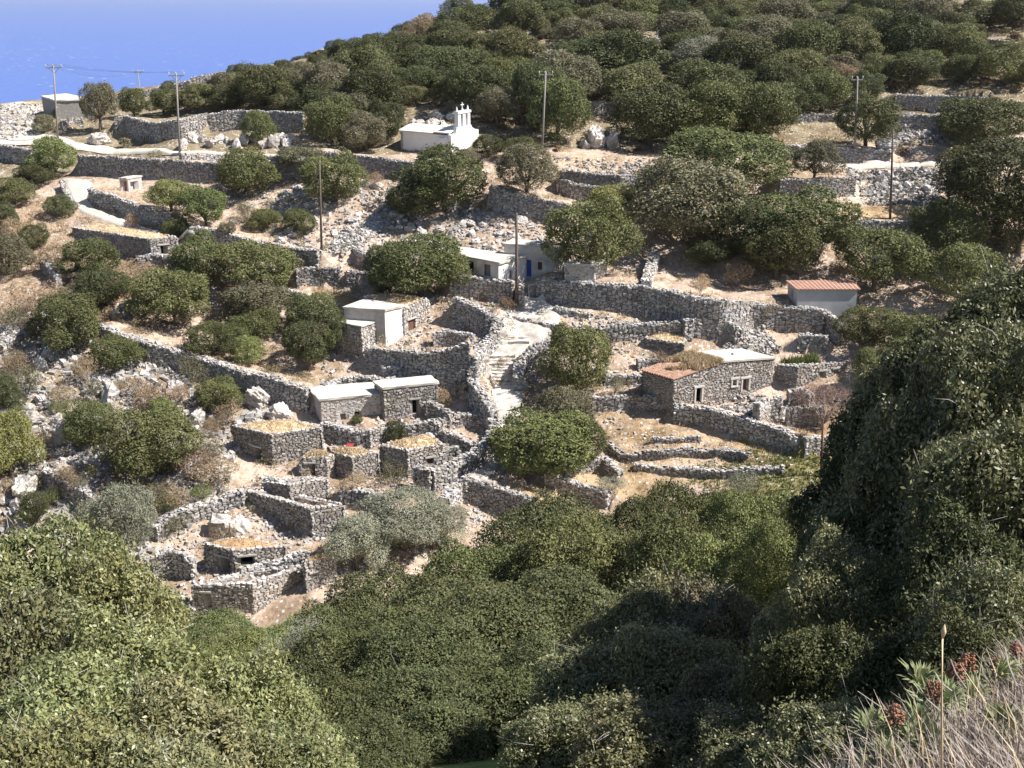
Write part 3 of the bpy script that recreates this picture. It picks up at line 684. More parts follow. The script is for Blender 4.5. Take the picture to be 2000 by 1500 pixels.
        if kind == 'sillwin': put('sill', 'frame', uc, v0 - 0.05, su + 0.3, 0.1, 0.4, 0)
    cen = sum(C) / 4.0
    def outset(d): return [np.array([*(c[:2] + (c[:2] - cen[:2]) / np.linalg.norm(c[:2] - cen[:2]) * d * 1.41)]) for c in C]
    if h['roof'] in ('concrete', 'white', 'plaster', 'chapelroof'):
        O = outset(h['over']); nx = ny = 8; V = []; F = []
        for lev in (0, 1):
            for j in range(ny + 1):
                for i in range(nx + 1):
                    p = (O[0] * (1 - i / nx) + O[1] * i / nx) * (1 - j / ny) + (O[3] * (1 - i / nx) + O[2] * i / nx) * j / ny
                    z = zt + 0.015 + lev * (h['roof_t'] + 0.03 * r.normal() * 0.5)
                    V.append((p[0] + .02 * r.normal(), p[1] + .02 * r.normal(), z))
        K = (nx + 1) * (ny + 1)
        for j in range(ny):
            for i in range(nx):
                q = (j * (nx + 1) + i, j * (nx + 1) + i + 1, (j + 1) * (nx + 1) + i + 1, (j + 1) * (nx + 1) + i)
                F.append(tuple(reversed(q))); F.append(tuple(v + K for v in q))
        def edge(idx):
            for a, b in zip(idx[:-1], idx[1:]): F.append((a, b, b + K, a + K))
        edge([i for i in range(nx + 1)]); edge([j * (nx + 1) + nx for j in range(ny + 1)]); edge([ny * (nx + 1) + i for i in range(nx, -1, -1)]); edge([j * (nx + 1) for j in range(ny, -1, -1)])
        link('roof', mesh_np('roof', np.array(V) - org, F, M[h['roof']]), e)
    elif h['roof'] in ('strawroof', 'earthroof'):
        O = outset(-0.18); nx = ny = 12; V = []; F = []
        for j in range(ny + 1):
            for i in range(nx + 1):
                a, b = i / nx, j / ny; p = (O[0] * (1 - a) + O[1] * a) * (1 - b) + (O[3] * (1 - a) + O[2] * a) * b
                V.append((*p, zt - 0.08 + 0.36 * (16 * a * (1 - a) * b * (1 - b)) ** 0.5 + 0.06 * r.normal() * (0 < i < nx and 0 < j < ny)))
        for j in range(ny):
            for i in range(nx): F.append((j * (nx + 1) + i, j * (nx + 1) + i + 1, (j + 1) * (nx + 1) + i + 1, (j + 1) * (nx + 1) + i))
        link('roof', mesh_np('roof', np.array(V) - org, F, M[h['roof']], smooth=True), e)
        # dry grass on the roof
        k = 700 if h['roof'] == 'strawroof' else 160; a, b = r.random(k), r.random(k)
        P = ((O[0] * (1 - a[:, None]) + O[1] * a[:, None]) * (1 - b[:, None]) + (O[3] * (1 - a[:, None]) + O[2] * a[:, None]) * b[:, None])
        z = zt - 0.08 + 0.36 * (16 * a * (1 - a) * b * (1 - b)) ** 0.5
        o = tufts_obj('dry_grass', np.c_[P, z] - org, 0.13, M['straw'], e, seed)
    if h['roof'] in ('strawroof', 'earthroof', 'open'):
        for i in range(4):
            a, b = C[i], C[(i + 1) % 4]; L = np.linalg.norm((b - a)[:2]); m = int(L / 0.42)
            for j in range(m):
                p = a + (b - a) * (j + 0.5 + .3 * (r.random() - .5)) / m; p = p.copy(); p[2] = zc[i] + (zc[(i + 1) % 4] - zc[i]) * (j + .5) / m + 0.03
                p[:2] += (cen[:2] - p[:2]) / np.linalg.norm(cen[:2] - p[:2]) * (0.1 + .12 * r.random())
                cap(e, p - org, (0.32 + .2 * r.random(), 0.26 + .14 * r.random(), 0.12 + .10 * r.random()), r)
    return e
def tufts_obj(name, P, hgt, mat, parent, seed, blades=4, wid=0.05, col=None):
    r = np.random.default_rng(seed); n = len(P); k = n * blades
    B = np.repeat(P, blades, axis=0) + np.c_[0.10 * r.normal(size=(k, 2)), np.zeros(k)]
    ang = r.random(k) * 6.28; hh = hgt * (0.5 + r.random(k)); lean = 0.5 * r.random(k) * hh; la = r.random(k) * 6.28
    t = np.stack([np.cos(ang), np.sin(ang), 0 * ang], 1) * (wid * (0.6 + .8 * r.random(k)))[:, None]
    top = B + np.stack([np.cos(la) * lean, np.sin(la) * lean, hh], 1)
    V = np.stack([B - t / 2, B + t / 2, top], 1).reshape(-1, 3); F = np.arange(3 * k).reshape(-1, 3)
    o = link(name, mesh_np(name, V, F, mat, None if col is None else np.tile(col, (len(V), 1))), parent); o['kind'] = 'stuff'; return o

house('stone_hut', 'square stone hut with thick golden straw roof below the grey roofed house', 'hut', (534,909), (533,850), (452,831), (629,835), (562,818), roof='strawroof', openings=[('L', 497, 875, 508, 904, 'dark')])
house('stone_hut', 'low stone hut with straw roof and a red rag lying on it', 'hut', (690,939), (690,894), (651,885), (740,883), (640,872), roof='strawroof', openings=[])
house('stone_annex', 'sunlit stone annex with a dark doorway beside the red rag hut', 'hut', (640,935), (640,893), (585,896), (652,888), (610,878), roof='strawroof', openings=[('L', 600, 905, 612, 930, 'dark')], left_drop=0.0)
house('stone_hut', 'stone hut with straw roof and square window beside the small round shrub', 'hut', (797,935), (797,880), (741,869), (868,868), (840,846), roof='strawroof', openings=[('R', 835, 893, 847, 908, 'brown')])
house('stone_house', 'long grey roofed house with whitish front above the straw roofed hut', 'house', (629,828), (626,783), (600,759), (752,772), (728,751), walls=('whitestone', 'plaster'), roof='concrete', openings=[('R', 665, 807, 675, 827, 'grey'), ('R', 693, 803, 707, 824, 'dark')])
house('stone_house', 'flat roofed rough stone house with one tall black doorway', 'house', (752,822), (746,761), (731,748), (854,750), (838,737), roof='concrete', openings=[('R', 805, 779, 818, 809, 'dark')])
house('ruined_house', 'roofless stone ruin with long shaded wall and sunlit end', 'ruin', (611,1052), (613,994), (480,951), (673,983), None, roof='open', openings=[], maxlen=9.0)
house('stone_hut', 'small hut with brown earth roof and cave like opening', 'hut', (461,1124), (461,1076), (398,1062), (560,1066), (470,1047), roof='earthroof', openings=[('L', 431, 1090, 445, 1120, 'dark'), ('R', 470, 1085, 496, 1105, 'dark')])
house('ruined_house', 'broken roofless ruin at the bottom of the hamlet with a narrow doorway', 'ruin', (498,1200), (497,1141), (372,1136), (602,1100), None, roof='open', openings=[('L', 399, 1158, 408, 1187, 'dark')], maxlen=7.0)
house('stone_hut', 'tiny hut with one small window under the silver olive', 'hut', (600,1158), (602,1102), (592,1094), (655,1088), None, roof='earthroof', openings=[('R', 610, 1118, 617, 1128, 'dark')])
house('ruined_house', 'low ruined pen between the straw roofed huts and the long shaded ruin', 'ruin', (568,980), (568,949), (515,933), (640,931), None, roof='open', maxlen=4.5)
house('stone_house', 'earth roofed stone house with arched doorway beside the white wall', 'house', (790,657), (790,602), (705,580), (838,584), (760,572), roof='strawroof', openings=[('R', 798, 621, 810, 648, 'brown')])
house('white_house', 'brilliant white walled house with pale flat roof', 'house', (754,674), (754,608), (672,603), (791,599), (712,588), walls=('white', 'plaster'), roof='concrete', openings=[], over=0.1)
house('stone_annex', 'low flat roofed annex left of the brilliant white wall', 'house', (708,690), (708,639), (640,626), (753,623), (690,614), roof='concrete', openings=[], roof_t=0.12)
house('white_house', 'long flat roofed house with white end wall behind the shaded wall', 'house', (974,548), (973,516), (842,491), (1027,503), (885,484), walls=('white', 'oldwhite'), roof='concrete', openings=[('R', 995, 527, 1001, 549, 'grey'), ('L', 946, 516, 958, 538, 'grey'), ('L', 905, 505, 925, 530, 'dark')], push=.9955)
house('white_house', 'whitewashed house with a blue door and little dark window', 'house', (1083,547), (1083,485), (985,479), (1112,480), (1003,470), walls=('oldwhite', 'oldwhite'), roof='concrete', openings=[('L', 1027, 508, 1038, 540, 'blue'), ('L', 1050, 512, 1059, 527, 'brown')], push=1.018)
house('white_annex', 'low whitewashed stone outbuilding under the big tree', 'house', (1160,549), (1160,520), (1104,518), (1185,512), None, walls=('whitestone', 'whitestone'), roof='concrete', openings=[], maxlen=4.5)
house('stone_house', 'half buried house with pale flat roof behind the dark round tree', 'house', (866,500), (866,479), (784,473), (880,474), (824,460), walls=('plaster', 'plaster'), roof='concrete', openings=[])
house('cement_shed', 'grey cement shed with bright red roof above the end of the big wall', 'shed', (1556,606), (1556,566), (1540,552), (1675,566), (1661,551), walls=('cement', 'cement'), roof='none', openings=[('L', 1543, 566, 1550, 577, 'dark')])
house('ruined_house', 'roofless stone house with weeds inside and two openings', 'ruin', (1554,760), (1553,717), (1514,706), (1654,706), None, roof='open', openings=[('R', 1600, 724, 1612, 750, 'dark'), ('R', 1628, 720, 1636, 736, 'dark')], maxlen=6.5)
house('stone_hut', 'shaded stone hut with flat golden straw roof beside a bright wall end', 'hut', (1335,702), (1334,672), (1256,661), (1342,643), (1297,641), roof='strawroof', openings=[])
house('stone_hut', 'long low hut with earth roof and square black door below the white lane', 'hut', (297,502), (297,468), (140,444), (346,463), (190,438), roof='strawroof', openings=[('R', 315, 478, 326, 497, 'dark')])
house('concrete_cistern', 'low flat topped concrete cistern on the upper ridge', 'cistern', (112,232), (114,198), (81,190), (182,196), (130,185), walls=('core', 'core'), roof='concrete', openings=[])
house('tool_shed', 'tiny ruined shed with reddish door above the white lane', 'shed', (252,375), (252,350), (233,350), (276,346), None, walls=('plaster', 'plaster'), roof='concrete', openings=[('R', 256, 353, 270, 372, 'dark'), ('L', 236, 353, 250, 373, 'red')], maxlen=3.5, thick=0.3)
for i, h in enumerate(HOUSES): h['obj'] = None

# ------------------------------------------------------------------ ground painting (what the ground is made of, place by place)
def wpoly(pix, dmin=62.0): return [hit(x, y, 0.0, dmin)[:2] for x, y in pix]
GC = np.empty(ZZ.shape + (3,)); GC[:] = (0.475, 0.385, 0.325); GS = np.full(ZZ.shape, 0.45)
def paint(pix, col, stony, soft=1.5, world=None):
    P = world if world is not None else wpoly(pix)
    xs = [p[0] for p in P]; ys = [p[1] for p in P]
    i0, i1 = np.searchsorted(GX, [min(xs) - 2, max(xs) + 2]); j0, j1 = np.searchsorted(GY, [min(ys) - 2, max(ys) + 2])
    s = (slice(j0, j1), slice(i0, i1)); wob = 1.2
    X = XX[s] + wob * fbm(XX[s] / 2.5, YY[s] / 2.5, 31); Y = YY[s] + wob * fbm(XX[s] / 2.5, YY[s] / 2.5, 47)
    m = poly_in(P, X, Y); GC[s][m] = col; GS[s][m] = stony
hillm = (YY > 141 + 0.05 * XX); GC[hillm] = (0.27, 0.23, 0.165); GS[hillm] = 0.4
fgm = YY < 66; GC[fgm] = (0.16, 0.16, 0.075); GS[fgm] = 0.1
paint([(0,640),(110,590),(200,640),(580,760),(480,860),(430,1000),(280,1090),(0,1060)], (0.45, 0.39, 0.33), 0.8)
paint([(0,380),(130,400),(140,480),(330,520),(250,620),(0,640)], (0.38, 0.295, 0.225), 0.4)
paint([(640,480),(700,440),(770,400),(800,420),(700,500)], (0.50, 0.44, 0.39), 1.0)
paint([(1077,304),(1308,306),(1300,338),(1100,335)], (0.47, 0.37, 0.28), 0.85)
paint([(1660,328),(1835,330),(1835,400),(1660,398)], (0.50, 0.45, 0.40), 1.0)
paint([(1640,402),(1840,400),(1840,428),(1640,430)], (0.48, 0.36, 0.24), 0.0)
paint([(0,200),(85,200),(80,262),(0,285)], (0.58, 0.54, 0.49), 0.8)
paint([(955,938),(1060,925),(1190,966),(1150,995),(1050,978)], (0.45, 0.35, 0.235), 0.05)
paint([(1070,920),(1230,905),(1420,935),(1200,965)], (0.45, 0.355, 0.25), 0.1)
paint([(1160,800),(1320,800),(1530,850),(1560,900),(1260,905),(1180,860)], (0.45, 0.35, 0.255), 0.35)
paint([(1400,915),(1600,885),(1700,930),(1500,990),(1420,950)], (0.24, 0.22, 0.11), 0.25)
paint([(1430,840),(1560,870),(1640,880),(1560,905),(1450,870)], (0.27, 0.25, 0.11), 0.2)
paint([(1545,820),(1640,818),(1650,860),(1565,862)], (0.42, 0.32, 0.24), 0.0)
paint([(980,602),(1090,600),(1110,640),(1090,660),(1030,690),(940,720),(930,700),(970,650)], (0.56, 0.51, 0.455), 0.2)
paint([(600,565),(760,570),(720,600),(640,610)], (0.46, 0.34, 0.19), 0.1)
def build_ground():
    m, n, l, p, o = newmat('ground_soil')
    at_ = n.new('ShaderNodeAttribute'); at_.attribute_name = 'Col'
    r1, n1 = noise_ramp(n, l, 0.35, [(0.3, (0.72, 0.70, 0.66)), (0.5, (0.98, 0.96, 0.92)), (0.7, (1.18, 1.16, 1.13))], coord='World', detail=8)
    c = mixc(n, l, at_.outputs['Color'], r1.outputs[0], 1.0, 'MULTIPLY')
    rp, np_ = noise_ramp(n, l, 0.16, [(0.46, (1, 1, 1)), (0.60, (0.62, 0.58, 0.50))], coord='World', detail=7, rough=.7)
    c = mixc(n, l, c, rp.outputs[0], 1.0, 'MULTIPLY')
    r3, n3 = noise_ramp(n, l, 2.2, [(0.3, (0.70, 0.66, 0.60)), (0.7, (1.2, 1.2, 1.2))], coord='World', detail=5)
    c = mixc(n, l, c, r3.outputs[0], 1.0, 'MULTIPLY')
    # small pale stones bedded in the soil, more of them where the ground is stony
    g = n.new('ShaderNodeNewGeometry'); vo = n.new('ShaderNodeTexVoronoi'); vo.inputs['Scale'].default_value = 3.2; l.new(g.outputs['Position'], vo.inputs['Vector'])
    sep = n.new('ShaderNodeSeparateColor'); l.new(vo.outputs['Color'], sep.inputs[0])
    at2 = n.new('ShaderNodeAttribute'); at2.attribute_name = 'Stony'
    lt = n.new('ShaderNodeMath'); lt.operation = 'LESS_THAN'; l.new(sep.outputs[0], lt.inputs[0])
    mm = n.new('ShaderNodeMath'); mm.operation = 'MULTIPLY'; mm.inputs[1].default_value = 0.55; l.new(at2.outputs['Fac'], mm.inputs[0]); l.new(mm.outputs[0], lt.inputs[1])
    ne = n.new('ShaderNodeMath'); ne.operation = 'LESS_THAN'; ne.inputs[1].default_value = 0.16; 
    vd = n.new('ShaderNodeTexVoronoi'); vd.feature = 'F1'; vd.inputs['Scale'].default_value = 3.2; l.new(g.outputs['Position'], vd.inputs['Vector'])
    ne.inputs[1].default_value = 0.42; l.new(vd.outputs['Distance'], ne.inputs[0])
    fa = n.new('ShaderNodeMath'); fa.operation = 'MULTIPLY'; l.new(lt.outputs[0], fa.inputs[0]); l.new(ne.outputs[0], fa.inputs[1])
    sc_ = mixc(n, l, (0.38, 0.36, 0.35), (0.60, 0.58, 0.56), sep.outputs[1])
    c = mixc(n, l, c, sc_, fa.outputs[0]); l.new(c, p.inputs['Base Color'])
    ad = n.new('ShaderNodeMath'); ad.operation = 'ADD'; l.new(n3.outputs['Fac'], ad.inputs[0]); l.new(fa.outputs[0], ad.inputs[1])
    bump(n, l, p, ad.outputs[0], 0.8, 0.15)
    ny, nx = ZZ.shape; idx = np.arange(ny * nx).reshape(ny, nx)
    F = np.stack([idx[:-1, :-1], idx[:-1, 1:], idx[1:, 1:], idx[1:, :-1]], -1).reshape(-1, 4)
    me = mesh_np('ground', np.stack([XX, YY, ZZ], -1), F, m, GC.reshape(-1, 3), smooth=True)
    a = me.attributes.new('Stony', 'FLOAT', 'POINT'); a.data.foreach_set('value', GS.ravel().astype(np.float32))
    o_ = link('ground', me); o_['kind'] = 'structure'; o_['label'] = 'dry tan terraced hillside soil strewn with pale stones'

def strip(name, label, A, B, mat, lift=0.07, across=8):
    """a paved strip draped on the ground between two pixel lines A and B"""
    a = np.array([hit(*p)[:2] for p in A]); b = np.array([hit(*p)[:2] for p in B])
    def rs(P, n):
        d = np.r_[0, np.cumsum(np.linalg.norm(np.diff(P, axis=0), axis=1))]; s = np.linspace(0, d[-1], n); return np.stack([np.interp(s, d, P[:, i]) for i in range(2)], 1)
    # keep the pairs: interpolate by index so both lines stay side by side
    n = max(len(a), 2) * 12; t = np.linspace(0, len(a) - 1, n)
    a = np.stack([np.interp(t, np.arange(len(a)), a[:, i]) for i in range(2)], 1); b = np.stack([np.interp(t, np.arange(len(b)), b[:, i]) for i in range(2)], 1)
    V = np.zeros((n, across + 1, 3))
    for k in range(across + 1):
        q = a * (1 - k / across) + b * k / across; V[:, k, :2] = q
        V[:, k, 2] = np.max([H(q[:, 0] + dx, q[:, 1] + dy) for dx, dy in ((0, 0), (.35, 0), (-.35, 0), (0, .35), (0, -.35))], axis=0)
    V[..., 2] = V[..., 2] * 0.5 + V[..., 2].mean(axis=1, keepdims=True) * 0.5
    V[..., 2] = np.maximum(V[..., 2], H(V[..., 0], V[..., 1])) + lift
    V[:, 0, 2] -= 0.25; V[:, -1, 2] -= 0.25
    idx = np.arange(n * (across + 1)).reshape(n, -1)
    F = np.stack([idx[:-1, :-1], idx[:-1, 1:], idx[1:, 1:], idx[1:, :-1]], -1).reshape(-1, 4)
    o = link(name, mesh_np(name, V, F, mat, smooth=True)); o['kind'] = 'structure'; o['label'] = label; return o
paint(None, (0.20, 0.235, 0.075), 0.0, world=[(-14, 12), (3, 12), (4, 26), (-8, 26)])
build_ground()
strip('road', 'pale dirt road crossing the upper terrace', [(0,262),(80,256),(150,277),(240,289),(340,296),(450,299),(600,301)], [(0,282),(70,286),(150,293),(240,300),(340,305),(450,305),(600,306)], M['roadm'])
strip('road', 'pale dirt road passing the tall pole on the far slope', [(1560,318),(1640,318),(1740,318),(1838,317)], [(1560,326),(1640,328),(1740,327),(1838,326)], M['roadm'])
strip('lane', 'white concrete lane bending down the slope', [(118,350),(136,382),(146,408),(200,432),(250,447),(305,460),(350,474),(385,486)], [(182,360),(166,390),(188,410),(230,424),(262,436),(318,455),(355,466),(394,482)], M['roadm'])
strip('path', 'worn bare rock path between the stone walls', [(1018,582),(1000,600),(978,630),(968,655),(950,685),(938,705),(950,730),(966,760),(972,800),(970,850),(960,880),(940,912),(905,945),(872,975)],
      [(1060,584),(1092,602),(1095,640),(1068,662),(1032,682),(1010,705),(1008,730),(1020,760),(1012,800),(1000,850),(984,880),(975,912),(955,942),(915,972)], M['pathrock'])

# ------------------------------------------------------------------ build walls and houses
for w in WALLS: build_wall(w)
for i, h in enumerate(HOUSES): h['obj'] = build_house(h, 500 + i)

# red roof of the cement shed
def shed_roof(h):
    C = h['C']; org = np.array([*C[0][:2], float(h['A'][2])]); cen = sum(C) / 4
    O = [c[:2] + (c[:2] - cen[:2]) / np.linalg.norm(c[:2] - cen[:2]) * 0.3 for c in C]; nx, ny = 64, 2; V = []; F = []
    for lev in (0, 1):
        for j in range(ny + 1):
            for i in range(nx + 1):
                a, b = i / nx, j / ny; p = (O[0] * (1 - a) + O[1] * a) * (1 - b) + (O[3] * (1 - a) + O[2] * a) * b
                V.append((*p, h['zt'] + 0.02 + lev * 0.10 + 0.10 * b + (0.045 * math.sin(i * math.pi / 2) if lev else 0)))
    K = (nx + 1) * (ny + 1)
    for j in range(ny):
        for i in range(nx):
            q = (j * (nx + 1) + i, j * (nx + 1) + i + 1, (j + 1) * (nx + 1) + i + 1, (j + 1) * (nx + 1) + i); F.append(tuple(reversed(q))); F.append(tuple(v + K for v in q))
    def edge(idx):
        for a, b in zip(idx[:-1], idx[1:]): F.append((a, b, b + K, a + K))
    edge(list(range(nx + 1))); edge([j * (nx + 1) + nx for j in range(ny + 1)]); edge([ny * (nx + 1) + i for i in range(nx, -1, -1)]); edge([j * (nx + 1) for j in range(ny, -1, -1)])
    link('roof', mesh_np('roof', np.array(V) - org, F, M['redroof']), h['obj'])
shed_roof([h for h in HOUSES if h['name'] == 'cement_shed'][0])

# ------------------------------------------------------------------ the tiled house
def tiled_house():
    A = hit(1314, 797); z0 = z_at_pix(A[0], A[1], 741); z1, z2 = z0 + 0.85, z0 + 0.55
    Bp = on_plane(1512, 701, z2); Mp = None
    d = (Bp - A)[:2]; Lr = np.linalg.norm(d); t = d / Lr; n = np.array([t[1], -t[0]])
    L = on_plane(1270, 728, z0)[:2]; back = L - A[:2]; bl = np.linalg.norm(back); back = back / bl * min(max(bl, 3.6), 5.0)
    rr = ray(1412, 708); k = (n @ A[:2]) / (n @ rr[:2]); um = ((rr * k)[:2] - A[:2]) @ t; z1 = (rr * k)[2]
    a0, m0, b0 = A[:2], A[:2] + t * um, A[:2] + t * Lr; a1, m1, b1 = a0 + back, m0 + back, b0 + back
    global ZZ
    zb = A[2] - 0.8; org = np.array([*a0, A[2]]); r = np.random.default_rng(77)
    e = thing('tiled_house', org, 'long stone house with half red tiles overgrown with straw and half flat concrete', 'house', 'stone huts and houses of the hamlet')
    def uv(px, py):
        q = ray(px, py); k = (n @ a0) / (n @ q[:2]); p = q * k; return (p[:2] - a0) @ t, p[2]
    rects = [(1358, 756, 1371, 786, 'door'), (1430, 740, 1439, 754, 'win'), (1449, 738, 1463, 763, 'door2')]
    hol = []
    for x0, y0, x1, y1, kd in rects:
        u0, v0 = uv(x0, y1); u1, v1 = uv(x1, y0); hol.append((min(u0, u1), max(u0, u1), min(v0, v1), max(v0, v1), kd))
    hA = [h[:4] for h in hol if h[1] < um]; hB = [(h[0] - um, h[1] - um, h[2], h[3]) for h in hol if h[0] >= um]
    bn = -n; th = 0.5; parts = []
    segs = [(a0, m0, z0, z1, n, hA), (m0, b0, z1, z2, n, hB), (b0, b1, z2, z2, t, []), (b1, m1, z2, z1, bn, []), (m1, a1, z1, z0, bn, []), (a1, a0, z0, z0, -t, [])]
    RING = [a0, m0, b0, b1, m1, a1]; PO = [id(v) for v in RING]; OUT = offset_poly(RING, .06); INN = offset_poly(RING, th)
    for p, q, za, zc, nn, hh in segs:
        mb = MB(); ii = PO.index(id(p)); wall_panel(mb, OUT[ii], OUT[(ii + 1) % 6], zb, za - .02, zc - .02, nn, th, hh, (INN[ii], INN[(ii + 1) % 6])); mb.build('wall', M['core'], e, off=org)
        parts.append(face_stones(p, q, zb + .3, za, zc, nn, hh, (0.30, 0.15), r, 0.04))
    stones_obj('stonework', parts, e, M['housestone'], 78, org, 0.38, 0.64)
    rz = math.atan2(t[1], t[0])
    def put(nm, mat, uc, vc, su, sv, dep, out):
        p = a0 + t * uc + n * out; mb = MB(); mb.box((0, 0, 0), (su, dep, sv)); o = mb.build(nm, M[mat], e); o.location = [p[0] - org[0], p[1] - org[1], vc - org[2]]; o.rotation_euler = (0, 0, rz)
    for u0, u1, v0, v1, kd in hol:
        uc, vc, su, sv = (u0 + u1) / 2, (v0 + v1) / 2, u1 - u0, v1 - v0
        for s in (u0 - .08, u1 + .08): put('frame', 'frame', s, vc, 0.16, sv + .04, 0.28, -0.05)
        put('lintel', 'frame', uc, v1 + .1, su + .5, .18, .32, -.04)
        if kd == 'door2': put('door', 'brown_door', uc + su * .15, v0 + sv * .4, su * .7, sv * .8, .06, -.25); 
        put('opening', 'black', uc, vc, su * 1.3, sv * 1.2, .05, -th - .4)  # black sheet behind each hole stands in for the dark interior
        if kd == 'win': put('sill', 'frame', uc, v0 - .06, su + .35, .12, .36, -.04)
    # concrete half
    mb = MB(); o1 = 0.12; q = [m0 + n * o1, b0 + n * o1 + t * o1, b1 - n * o1 + t * o1, m1 - n * o1]; zs = [z1 + .02, z2 + .02, z2 + .02, z1 + .02]
    mb.hexa([(*p, z) for p, z in zip(q, zs)], [(*p, z + .18) for p, z in zip(q, zs)]); mb.build('roof', M['concrete'], e, off=org)
    mb = MB(); mb.tube([(0, 0, 0), (0, 0, .35)], .12, 8); c = (b0 + m1) / 2; o = mb.build('chimney', M['black'], e); o.location = [c[0] - org[0], c[1] - org[1], z2 + .15 - org[2]]
    # tiled half: bed, then tiles laid from eave to middle
    mb = MB(); q = [a0 + n * .1 - t * .15, m0 + n * .1 - t * .01, m1 - n * .1 - t * .01, a1 - n * .1 - t * .15]; zs = [z0 - .02, z1, z1, z0 - .02]
    mb.hexa([(*p, z) for p, z in zip(q, zs)], [(*p, z + .10) for p, z in zip(q, zs)]); bed = mb.build('tile_roof', M['tile'], e, off=org)
    sl = math.atan2(z1 - z0, um); ncol = int(np.linalg.norm(back) / 0.27); nrow = int(um / math.cos(sl) / 0.42)
    th_ = np.linspace(0, math.pi, 6); V = []; F = []
    for j in (0, 1):
        rad = 0.135 - 0.02 * j
        for a in th_: V.append((j * 0.5, math.cos(a) * rad, math.sin(a) * rad * .8))
    V2 = [(x, y * .82, z * .75 - .01) for x, y, z in V]; V = V + V2
    for i in range(5): F += [(i, i + 1, 7 + i, 6 + i), (13 + i, 12 + i, 18 + i, 19 + i), (i + 1, i, 12 + i, 13 + i)]
    tm = mesh_np('roof_tile', V, F, M['tile'], smooth=False)
    bd = back / np.linalg.norm(back)
    for i in range(ncol):
        for j in range(min(nrow, 8)):
            if j > 4 and r.random() < 0.75: continue
            f = (j * 0.42) * math.cos(sl); p = a0 - t * .2 + t * f + bd * (0.1 + (i + .5) * np.linalg.norm(back) / ncol); z = z0 + .09 + (f - .2) * math.tan(sl) + 0.012 * r.normal()
            link('tile', tm, bed, (p[0] - org[0], p[1] - org[1], z - org[2]), (0, -sl, rz + .05 * r.normal()))
    # straw grown over the upper tiles
    k = 4200; a = 0.22 + .78 * r.random(k) ** 0.85; b = r.random(k); P = a0 + t * (a * um)[:, None] + back * b[:, None]; z = z0 + .12 + a * (z1 - z0)
    keep = (fbm(P[:, 0] / 1.2, P[:, 1] / 1.2, 5) + (a - .45) * 1.6) > -0.05
    tufts_obj('dry_grass', np.c_[P, z][keep] - org, 0.34, M['straw'], e, 79, 5, .07)
    ins = quad_in([a0, b0, b1, a1], XX, YY)
    return e
tiled_house()

